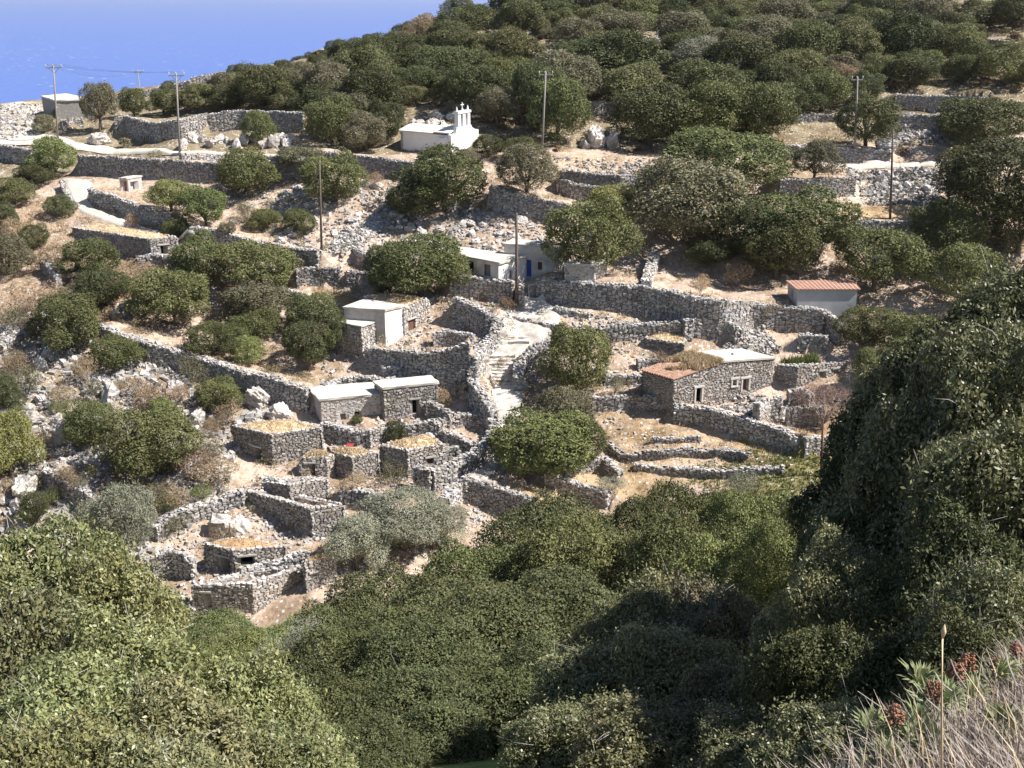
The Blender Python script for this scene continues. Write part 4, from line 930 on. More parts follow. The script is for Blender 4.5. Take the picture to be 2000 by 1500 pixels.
# ------------------------------------------------------------------ the chapel
def chapel():
    ang = math.radians(32); u = np.array([math.cos(ang), -math.sin(ang)]); v = np.array([math.sin(ang), math.cos(ang)])
    P = hit(884, 305, 0, 100); z0 = P[2]; Lu, Lv, Hh = 8.2, 5.6, 2.55
    org = np.array([P[0], P[1], z0]); e = thing('chapel', org, 'small white chapel with twin arched belfry on the upper terrace', 'chapel')
    X = lambda a, b, z: np.array([*(u * a + v * b), z])          # local: a along the side wall (negative to the left), b back
    prof = [(b, Hh + 0.55 * math.sin(math.pi * b / Lv)) for b in np.linspace(0, Lv, 9)]
    # nave walls
    mb = MB(); mb.hexa([X(-Lu, 0, -1.2), X(-.45, 0, -1.2), X(-.45, .5, -1.2), X(-Lu, .5, -1.2)], [X(-Lu, 0, Hh), X(-.45, 0, Hh), X(-.45, .5, Hh), X(-Lu, .5, Hh)]); mb.build('wall', M['white'], e)
    mb = MB(); mb.hexa([X(-Lu, Lv - .5, -1.2), X(-.45, Lv - .5, -1.2), X(-.45, Lv, -1.2), X(-Lu, Lv, -1.2)], [X(-Lu, Lv - .5, Hh), X(-.45, Lv - .5, Hh), X(-.45, Lv, Hh), X(-Lu, Lv, Hh)]); mb.build('wall', M['white'], e)
    mb = MB(); V = [X(-Lu - .02, b, z - .03) for b, z in prof] + [X(-Lu - .02, b, -1.2) for b, z in prof]; V2 = [p + np.array([*(u * .4), 0]) for p in V]; n = 9
    F = [(i + 1, i, n + i, n + i + 1) for i in range(8)] + [(18 + i, 19 + i, 18 + n + i + 1, 18 + n + i) for i in range(8)] + [(i, i + 1, 19 + i, 18 + i) for i in range(8)] + [(0, 18, 18 + n, n), (8, 8 + n, 26 + n, 26)]
    mb.add(V + V2, F); mb.build('wall', M['white'], e)
    # side buttress at the near end
    mb = MB(); mb.hexa([X(-2.0, -.30, -1.2), X(-.2, -.30, -1.2), X(-.2, .02, -1.2), X(-2.0, .02, -1.2)], [X(-2.0, -.30, Hh - .35), X(-.2, -.30, Hh - .35), X(-.2, .02, Hh - .25), X(-2.0, .02, Hh - .25)]); mb.build('buttress', M['white'], e)
    # roof: shallow vault, two heights
    def vault(nm, a0, a1, dz, ov):
        pr = [(-ov, Hh + .02)] + [(b, z + .03) for b, z in prof[1:-1]] + [(Lv + ov, Hh + .02)]; k = len(pr)
        V = []
        for a in (a0, a1):
            V += [X(a, b, z + dz) for b, z in pr] + [X(a, b, z + dz + .16) for b, z in pr]
        F = []
        for i in range(k - 1):
            F += [(k + i, 3 * k + i, 3 * k + i + 1, k + i + 1), (i, i + 1, 2 * k + i + 1, 2 * k + i), (i, k + i, k + i + 1, i + 1), (2 * k + i, 2 * k + i + 1, 3 * k + i + 1, 3 * k + i)]
        F += [(0, 2 * k, 3 * k, k), (k - 1, 2 * k - 1, 4 * k - 1, 3 * k - 1)]
        m = MB(); m.add(V, F); m.build(nm, M['chapelroof'], e)
    vault('roof', -Lu - .2, -2.9, 0, .14); vault('roof', -2.88, -.43, .14, .06)
    # facade with sloping shoulders
    fp = [(-.35, -1.2), (-.35, Hh + .1), (.7, Hh + .15), (1.0, Hh + .95), (4.2, Hh + .95), (4.7, Hh + .3), (Lv + .3, Hh + .2), (Lv + .3, -1.2)]
    mb = MB(); k = len(fp); V = [X(0.05, b, z) for b, z in fp] + [X(-.42, b, z) for b, z in fp]
    me = bpy.data.meshes.new('facade'); me.from_pydata([tuple(p) for p in V], [], [tuple(range(k)), tuple(range(2 * k - 1, k - 1, -1))] + [(i, k + i, k + (i + 1) % k, (i + 1) % k) for i in range(k)]); me.update(); me.materials.append(M['white'])
    fac = link('facade', me, e)
    # belfry: three piers, two arches, cornice, pinnacles, cross
    bw, b0, zb, bt = 2.7, 1.25, Hh + .93, 0.58
    be = link('belfry', None, e)
    pier = [(b0, .55), (b0 + 1.075, .55), (b0 + bw - .55, .55)]
    for b, w in pier:
        m = MB(); m.hexa([X(-bt + .1, b, zb), X(.1, b, zb), X(.1, b + w, zb), X(-bt + .1, b + w, zb)], [X(-bt + .1, b, zb + 1.65), X(.1, b, zb + 1.65), X(.1, b + w, zb + 1.65), X(-bt + .1, b + w, zb + 1.65)]); m.build('pier', M['white'], be)
    for b in (b0 + .55, b0 + 1.625):
        w = .525 if b < b0 + 1 else bw - .55 - 1.625; c = b + w / 2; arc = [(c + w / 2 * math.cos(a), zb + 1.3 + w / 2 * math.sin(a)) for a in np.linspace(math.pi, 0, 9)]
        V = [X(.08, y, z) for y, z in arc] + [X(.08, y, zb + 1.66) for y, z in arc] + [X(-bt + .12, y, z) for y, z in arc] + [X(-bt + .12, y, zb + 1.66) for y, z in arc]
        F = [(i, i + 1, 9 + i + 1, 9 + i) for i in range(8)] + [(18 + i + 1, 18 + i, 27 + i, 27 + i + 1) for i in range(8)] + [(i + 1, i, 18 + i, 18 + i + 1) for i in range(8)]
        m = MB(); m.add(V, F); m.build('arch', M['white'], be)
    m = MB(); m.hexa([X(-bt, b0 - .1, zb + 1.64), X(.2, b0 - .1, zb + 1.64), X(.2, b0 + bw + .1, zb + 1.64), X(-bt, b0 + bw + .1, zb + 1.64)], [X(-bt, b0 - .1, zb + 1.92), X(.2, b0 - .1, zb + 1.92), X(.2, b0 + bw + .1, zb + 1.92), X(-bt, b0 + bw + .1, zb + 1.92)]); m.build('cornice', M['white'], be)
    for b in (b0 + .12, b0 + bw - .12):
        m = MB(); p = X(-.2, b, zb + 1.9); m.tube([p, p + [0, 0, .35], p + [0, 0, .62]], [.17, .12, .03], 6); m.build('pinnacle', M['white'], be)
    m = MB(); p = X(-.2, b0 + bw / 2, zb + 1.9); m.tube([p, p + [0, 0, .3]], [.2, .12], 6); m.tube([p + [0, 0, .25], p + [0, 0, 1.05]], .065, 5); q = p + [0, 0, .75]; m.tube([q - [*(v * .32), 0], q + [*(v * .32), 0]], .065, 5); m.build('cross', M['white'], be)
    for b in (b0 + .81, b0 + 1.88):
        m = MB(); p = X(-.2, b, zb + 1.35); m.tube([p, p - [0, 0, .1], p - [0, 0, .3], p - [0, 0, .36]], [.03, .09, .13, .17], 8); m.build('bell', M['rust'], be)
    # white steps on the terrace edge
    s = hit(835, 322, 0.2, 100); st = thing('terrace_steps', s, 'whitewashed steps set on the wall below the chapel', 'steps')
    for i in range(3):
        m = MB(); m.box((0, 0, 0), (2.9 - .5 * i, .5, .22)); o = m.build('step', M['white'], st); o.location = (0.1 * i - .2, .3 - .45 * i, .55 - .32 * i); o.rotation_euler = (0, 0, -.3)
chapel()

# ------------------------------------------------------------------ stairway
def stairway():
    rows = [660,667,675,704,711,718,724,730,736,743,750,757,764,772,780,787,795,803,810,827,832,837,842,847]
    ys = [600,655,668,680,700,720,750,764,780,809,825,846,860]; lx = [975,962,962,958,934,962,960,964,966,968,972,968,966]; rx = [1060,1008,1036,1032,1004,1012,1018,1026,1022,1018,1016,1008,1004]
    base = hit(990, 847); e = thing('stairway', base, 'worn stone stairway climbing between the walls to the gate', 'stairway')
    for k in range(len(rows)):
        y = rows[k]; r = np.random.default_rng(900 + k)
        f0 = hit(np.interp(y, ys, lx) + r.normal() * 2, y); f1 = hit(np.interp(y, ys, rx) + r.normal() * 2, y + r.normal() * .8)
        dv = np.array([0.0, 1.15]); zt = max(float(H(*(f0[:2] + dv))), float(H(*(f1[:2] + dv))), f0[2], f1[2]) + 0.10; zt = min(zt, max(f0[2], f1[2]) + .42)
        n = 7; V = []
        for lev in (-.35, 0):
            for j, off in ((0, 0.0), (1, 1.25)):
                for i in range(n + 1):
                    p = f0 * (1 - i / n) + f1 * i / n
                    V.append((p[0], p[1] + off + (.07 * r.normal() if j == 0 else 0), zt + lev + .025 * r.normal() * (lev == 0) + (.02 if j else 0)))
        N = n + 1; F = []
        for i in range(n): F += [(2 * N + i, 2 * N + i + 1, 3 * N + i + 1, 3 * N + i), (i, i + 1, 2 * N + i + 1, 2 * N + i), (N + i + 1, N + i, 3 * N + i, 3 * N + i + 1), (i + 1, i, N + i, N + i + 1)]
        F += [(0, 2 * N, 3 * N, N), (n, N + n, 3 * N + n, 2 * N + n)]
        link('step', mesh_np('step', np.array(V) - base, F, M['slab']), e)
stairway()

# ------------------------------------------------------------------ poles and wires
POLES = {}
def pole(key, name, label, base_px, top_px, mat, rad=0.13, arm=0.0, dmin=62.0, D=None, grp=None):
    b = hit(*base_px, 0.0, dmin) if D is None else at(*base_px, D)
    if D is not None: b[2] = float(H(b[0], b[1]))
    zt = z_at_pix(b[0], b[1], top_px[1]); d = b[1] * CP - zt * SP; tx = (top_px[0] - 1000) / FPX * d
    e = thing(name, b, label, 'pole', grp); top = np.array([tx - b[0], 0, zt - b[2]])
    m = MB(); m.tube([np.array([0, 0, -.4]), top * .5, top], [rad * 1.2, rad, rad * .75], 8); m.build('shaft', mat, e, smooth=True)
    if arm:
        m = MB(); m.box(top - [0, 0, .35], (arm, .12, .14), .12); m.build('crossarm', M['greywood'], e)
        m = MB(); m.tube([top - [arm * .32, 0, .4], top - [0, 0, 1.1]], .03, 5); m.tube([top + [arm * .32, 0, -.4], top - [0, 0, 1.1]], .03, 5); m.build('brace', M['greywood'], e)
        for f in (-.46, -.05, .46):
            p = top + [arm * f, arm * f * .12, -.28]; m = MB(); m.tube([p, p + [0, 0, .16], p + [0, 0, .2], p + [0, 0, .34], p + [0, 0, .38]], [.03, .03, .09, .075, .03], 8); m.build('insulator', M['insul'], e)
    POLES[key] = (b, b + top, arm); return e
pole('a', 'power_pole', 'tall power pole with crossarm by the concrete cistern', (113,276), (104,127), M['greywood'], arm=2.2)
pole('b', 'power_pole', 'farthest power pole with crossarm rising against the sea', (271,176), (269,137), M['greywood'], arm=2.3, D=228.0)
pole('c', 'power_pole', 'power pole with crossarm standing on the upper road above the dark wall', (351,303), (344,142), M['greywood'], arm=2.0)
pole('d', 'power_pole', 'slim pale power pole standing right of the chapel before the thicket', (1058,299), (1066,140), M['greywood'], arm=1.8)
pole('e', 'power_pole', 'power pole with whitish fittings beside the far pale road', (1669,316), (1675,150), M['greywood'], arm=1.5)
pole('f', 'wooden_pole', 'brown wooden pole with stay wire at the end of the long wall', (628,490), (624,312), M['wood'], rad=.12)
pole('g', 'wooden_pole', 'dark wooden pole standing beside the gate', (1009,601), (1009,416), M['wood'], rad=.15)
pole('h', 'wooden_pole', 'dark wooden pole standing in the bare threshing field', (1739,427), (1744,252), M['wood'], rad=.13)
pole('i', 'iron_post', 'rusty iron post standing below the leafless tree', (1604,932), (1607,818), M['rust'], rad=.09)
def guy():
    b, t, _ = POLES['f']; g = hit(570, 420); e = thing('stay_wire', g, 'thin stay wire slanting from the brown wooden pole', 'wire')
    m = MB(); m.tube([np.zeros(3), (b * .12 + t * .88) - g], .022, 5); m.build('cable', M['metal'], e)
guy()
def wires(k0, k1, label):
    (b0, t0, a0), (b1, t1, a1) = POLES[k0], POLES[k1]
    for n_, f in (('far', .46), ('middle', -.05), ('near', -.46)):
        p0 = t0 + [a0 * f, a0 * f * .12, .1]; p1 = t1 + [a1 * f, a1 * f * .12, .1]; s = np.linspace(0, 1, 13)
        P = p0 + (p1 - p0) * s[:, None]; P[:, 2] -= 4 * s * (1 - s) * np.linalg.norm(p1 - p0) * .018
        m = MB(); m.tube(P - p0, .009, 4); o = m.build('power_cable', M['wire']); o.location = p0.tolist(); tag(o, label, 'cable', 'overhead cables ' + k0 + k1)
wires('a', 'c', 'thin overhead cable between the cistern pole and the pole on the upper road')
wires('b', 'a', 'thin overhead cable between the farthest pole and the cistern pole')

# ------------------------------------------------------------------ gate, bench, pipe, rag
def small_things():
    p = hit(1041, 583); g = thing('gate', p, 'weathered plank gate in a pale pipe frame between two walls', 'gate', rz=0.35)
    w, h = 1.05, 1.45
    for x in (-w / 2, w / 2): m = MB(); m.tube([(x, 0, -.2), (x, 0, h)], .045, 6); m.build('post', M['frame'], g)
    m = MB(); m.tube([(-w / 2, 0, h), (w / 2, 0, h + .1)], .045, 6); m.build('top_rail', M['frame'], g)
    for i in range(6): m = MB(); m.box((-w / 2 + .09 + i * (w - .18) / 5, .03, h * .5), (.155, .03, h - .15 + .04 * (i % 2))); m.build('plank', M['greywood'], g)
    p = hit(1135, 549, .35); b = thing('bench', p, 'low whitewashed stone bench in front of the outbuilding under the tree', 'bench')
    m = MB(); m.box((0, 0, 0), (2.2, .5, .12)); m.build('seat', M['white'], b)
    for x in (-.9, .9): m = MB(); m.box((x, 0, -.42), (.3, .42, .72)); m.build('leg', M['white'], b)
    p = hit(672, 1070); c = thing('concrete_pipe', p, 'short dark concrete pipe ring lying on its side beside the olive', 'pipe', rz=.5)
    th = np.linspace(0, 2 * math.pi, 21)[:-1]; V = []
    for y in (-.45, .45):
        for R in (.55, .44): V += [(R * math.cos(a), y, .5 + R * math.sin(a)) for a in th]
    F = []
    for i in range(20):
        j = (i + 1) % 20; F += [(i, j, 40 + j, 40 + i), (20 + j, 20 + i, 60 + i, 60 + j), (j, i, 20 + i, 20 + j), (40 + i, 40 + j, 60 + j, 60 + i)]
    link('ring', mesh_np('ring', V, F, M['plaster'], smooth=True), c)
    hh = [h for h in HOUSES if 'red rag' in h['label'] and h['name'] == 'stone_hut'][0]; q = on_plane(684, 870, hh['zt'] + .1)
    V = [(x * .1 + .02 * random.random(), y * .1, .06 + .05 * random.random()) for y in range(-2, 3) for x in range(-3, 4)]; F = [(j * 7 + i, j * 7 + i + 1, j * 7 + i + 8, j * 7 + i + 7) for j in range(4) for i in range(6)]
    o = link('rag', mesh_np('rag', V, F, M['redcloth'], smooth=True), None, q); tag(o, 'crumpled red rag lying on the straw roof', 'rag')
small_things()

# ------------------------------------------------------------------ trees and bushes
def crown_np(seed, lobes, nleaf, leaf, z0=0.0, aspect=0.55, upr=0.0, sub=0, flat=1.0, spread=0.37, lr=(0.12, 0.20), scatter=0.10, cull=0.80, sprig=420, shoot=.10):
    r = np.random.default_rng(seed); cz = z0 + (1 - z0) * 0.48; hz = (1 - z0) / 2
    d = unit(r.normal(size=(lobes, 3))); d[:, 2] = np.where(d[:, 2] < -0.35, -d[:, 2], d[:, 2])
    rad = r.uniform(*lr, lobes); k = spread * (0.78 + 0.32 * r.random(lobes))
    k = k * (0.80 + .42 * (vnoise(d[:, 0] * 1.6 + seed, d[:, 1] * 1.6 + d[:, 2] * 1.3, seed) + .5))
    C = np.c_[d[:, 0] * k, d[:, 1] * k, cz + d[:, 2] * k * hz * 2 * flat]
    C[:, 2] = np.clip(C[:, 2], z0 + rad * .7, 1 - rad * .8)
    n_in = max(2, lobes // 6); C = np.vstack([C, np.c_[0.12 * r.normal(size=(n_in, 2)), cz + .1 * r.normal(size=n_in)]]); rad = np.r_[rad, r.uniform(.2, .26, n_in)]
    if sub:                                     # smaller clumps sitting on the lobes
        pi = r.integers(0, len(C), sub); dd = unit(r.normal(size=(sub, 3)) + [0, 0, .35]); C2 = C[pi] + dd * rad[pi][:, None] * .85; C = np.vstack([C, C2]); rad = np.r_[rad, r.uniform(.05, .10, sub)]
    Ps, Ds, Ls, tot = [], [], [], 0
    while tot < nleaf:
        li = r.choice(len(C), nleaf, p=rad ** 2 / (rad ** 2).sum()); D = unit(r.normal(size=(nleaf, 3)) + [0, 0, .15])
        rr = rad[li] * (1 + scatter * r.normal(size=nleaf)) * np.where(r.random(nleaf) < .12, 1.14, 1)
        P = C[li] + D * rr[:, None]; keep = P[:, 2] > z0 - .02
        for c, ra in zip(C, rad): keep &= (((P - c) ** 2).sum(1) > (cull * ra) ** 2) | (r.random(nleaf) < .03)
        Ps.append(P[keep]); Ds.append(D[keep]); Ls.append(li[keep]); tot += int(keep.sum())
    P, D, li = np.vstack(Ps)[:nleaf], np.vstack(Ds)[:nleaf], np.concatenate(Ls)[:nleaf]; n = len(P)
    if sprig:                                   # shoots that stick out of the clumps
        si = r.integers(0, n, sprig); m_ = max(8, int(nleaf * .16 / sprig)); ll = r.uniform(.02, shoot, sprig); sdir = unit(D[si] + .45 * r.normal(size=(sprig, 3)) + [0, 0, .5])
        f = r.random((sprig, m_)); PP = P[si][:, None] + sdir[:, None] * (f * ll[:, None])[..., None] + .010 * r.normal(size=(sprig, m_, 3))
        P = np.vstack([P, PP.reshape(-1, 3)]); D = np.vstack([D, np.repeat(sdir, m_, axis=0)]); li = np.r_[li, np.repeat(li[si], m_)]; n = len(P)
    N = unit(D + .75 * r.normal(size=(n, 3)) + [0, 0, .25]); A = unit(np.cross(N, r.normal(size=(n, 3)))); A[:, 2] += upr; A = unit(A); B = np.cross(N, A)
    s = leaf * (0.6 + .8 * r.random(n)); w = s * aspect
    V = np.stack([P - A * s[:, None] / 2, P + B * w[:, None] / 2, P + A * s[:, None] / 2, P - B * w[:, None] / 2], 1).reshape(-1, 3)
    cl = 0.82 + .36 * r.random(len(C)); b = cl[li] * (0.72 + .56 * r.random(n)); yl = r.random(n) ** 3
    col = np.stack([b * (1 + .35 * yl), b * (1 + .12 * yl), b * (1 - .1 * yl)], 1)
    return V, np.arange(4 * n).reshape(-1, 4), np.repeat(col, 4, axis=0), C, rad
def crown(name, *a, **k):
    V, F, c, C, rad = crown_np(*a, **k); return mesh_np(name, V, F, M['mid'], c), C, rad
def trunk_mesh(seed, C, rad, z0, thick=0.05, mat='bark', n=7, twigs=0):
    r = np.random.default_rng(seed); m = MB(); zf = max(z0, .22)
    m.tube([(0, 0, -.06), (.02, .01, zf * .5), (.0, .02, zf + .1)], [thick, thick * .8, thick * .55], 7)
    idx = r.permutation(len(C))[:n]
    for i in idx:
        c = C[i]; mid = np.array([c[0] * .45, c[1] * .45, zf * .6 + (c[2] - zf * .6) * .5]); m.tube([(0, 0, zf * .55), mid, c], [thick * .5, thick * .35, thick * .12], 5)
    for i in range(twigs):
        c = C[int(r.integers(len(C)))]; d = unit(r.normal(size=3) + np.array([c[0], c[1], .5]) * 1.5); R = .16 + .14 * r.random(); m.tube([c, c + d * R * .6 + .02 * r.normal(size=3), c + d * R], [thick * .10, thick * .07, thick * .03], 4)
    return m.mesh('trunk', M[mat], True)
VAR = {}
def variant(key, n, fn): VAR[key] = [fn(i) for i in range(n)]
def mk_bush(i):
    me, C, ra = crown('crown', 1000 + i, 28, 18500, 0.0315, z0=0.0, sub=80, lr=(.09, .21), aspect=.42, upr=.45); return me, trunk_mesh(i, C, ra, .1, .035)
def mk_tree(i):
    me, C, ra = crown('crown', 1100 + i, 30, 18500, 0.0315, z0=0.03, sub=80, lr=(.08, .20), aspect=.42, upr=.45); return me, trunk_mesh(i + 40, C, ra, .30, .04)
def mk_scrub(i):
    me, C, ra = crown('crown', 1200 + i, 10, 2600, 0.06, z0=0.0, aspect=.25, upr=.8, scatter=.3, sprig=60); return me, trunk_mesh(i + 80, C, ra, .1, .03, 'palebark', 5)
def mk_olive(i):
    me, C, ra = crown('crown', 1300 + i, 26, 26000, 0.034, z0=0.10, aspect=.28, upr=.3, sub=60, scatter=.16); return me, trunk_mesh(i + 120, C, ra, .3, .045)
def mk_fore(i):
    me, C, ra = crown('crown', 1400 + i, 22, 62000, 0.0172, z0=0.0, lr=(.14, .225), spread=.40, sub=320, aspect=.5, scatter=.10, sprig=700, shoot=.06, upr=.4, cull=.82); return me, trunk_mesh(i + 160, C, ra, .15, .03, 'bark', 9, twigs=6)
def mk_near(i):
    me, C, ra = crown('crown', 1500 + i, 38, 44000, 0.027, z0=0.0, sub=240, aspect=.48, upr=.45, scatter=.16, lr=(.07, .16), spread=.41, sprig=800, shoot=.17, cull=.70); return me, trunk_mesh(i + 200, C, ra, .15, .03, 'palebark', 9, twigs=35)
def mk_bare(i):
    me, C, ra = crown('crown', 1600 + i, 16, 9000, 0.04, z0=0.2, aspect=.10, scatter=.3, sprig=0); return me, trunk_mesh(i + 240, C, ra, .3, .03, 'palebark', 14, twigs=60)
variant('bush', 4, mk_bush); variant('tree', 5, mk_tree); variant('scrub', 4, mk_scrub); variant('olive', 2, mk_olive); variant('fore', 3, mk_fore); variant('near', 3, mk_near); variant('bare', 2, mk_bare)
TREES = []      # x, y, radius
NT = [0]
def plant(kind, mat, x, y, z, w, d, h, label, cat, group=None, name=None, seed=None):
    i = NT[0]; NT[0] += 1; r = np.random.default_rng(5000 + (i if seed is None else seed)); me, tr = VAR[kind][int(r.integers(len(VAR[kind])))]
    nm = name or {'bush': 'bush', 'tree': 'tree', 'scrub': 'scrub_bush', 'olive': 'olive_tree', 'fore': 'bush', 'near': 'bush', 'bare': 'bare_tree'}[kind]
    e = thing(nm, (x, y, z), label, cat, group, rz=float(r.random() * 6.28)); hc = min(h, 1.25 * max(w, d))
    o = link('crown', me, e, (0, 0, h - hc), None, (w, d, hc)); o.material_slots[0].link = 'OBJECT'; o.material_slots[0].material = M[mat]
    if h > hc * 1.05:
        link('limbs', tr, e, (0, 0, h - hc), None, (w, d, hc)); mb = MB(); mb.tube([(0, 0, -.3), (.05 * w, .03, (h - hc) * .5), (0, 0, h - hc + .15 * hc)], [.05 * w, .042 * w, .034 * w], 8); mb.build('trunk', M['bark'], e, True)
    else: link('trunk', tr, e, None, None, (w, d, hc))
    TREES.append((x, y, max(w, d) / 2)); return e
def T(cx, yt, yb, w, kind, mat, label, group=None, dmin=62.0, sink=0.1, name=None):
    p = hit(cx, yb, 0.0, dmin); D = p[1] * CP - p[2] * SP; W_ = w * D / FPX * (1.1 if kind == 'tree' else 1.0)
    q = hit(cx, yb, 0.0, dmin); x, y = q[0] * (1 + .22 * W_ / np.hypot(q[0], q[1])), q[1] * (1 + .22 * W_ / np.hypot(q[0], q[1])); z = min(float(H(x, y)), q[2] + .5 * W_)
    # top of the crown appears a little before its axis; find the height that reaches the pixel
    zt = z_at_pix(x, y, yt); h = max(zt - z, .46 * W_)
    return plant(kind, mat, x, y, z - sink, W_, W_, h * 1.12 + sink, label, 'tree' if kind in ('tree', 'olive', 'bare') else 'bush', group, name)
G1 = 'trees and bushes around the hamlet'
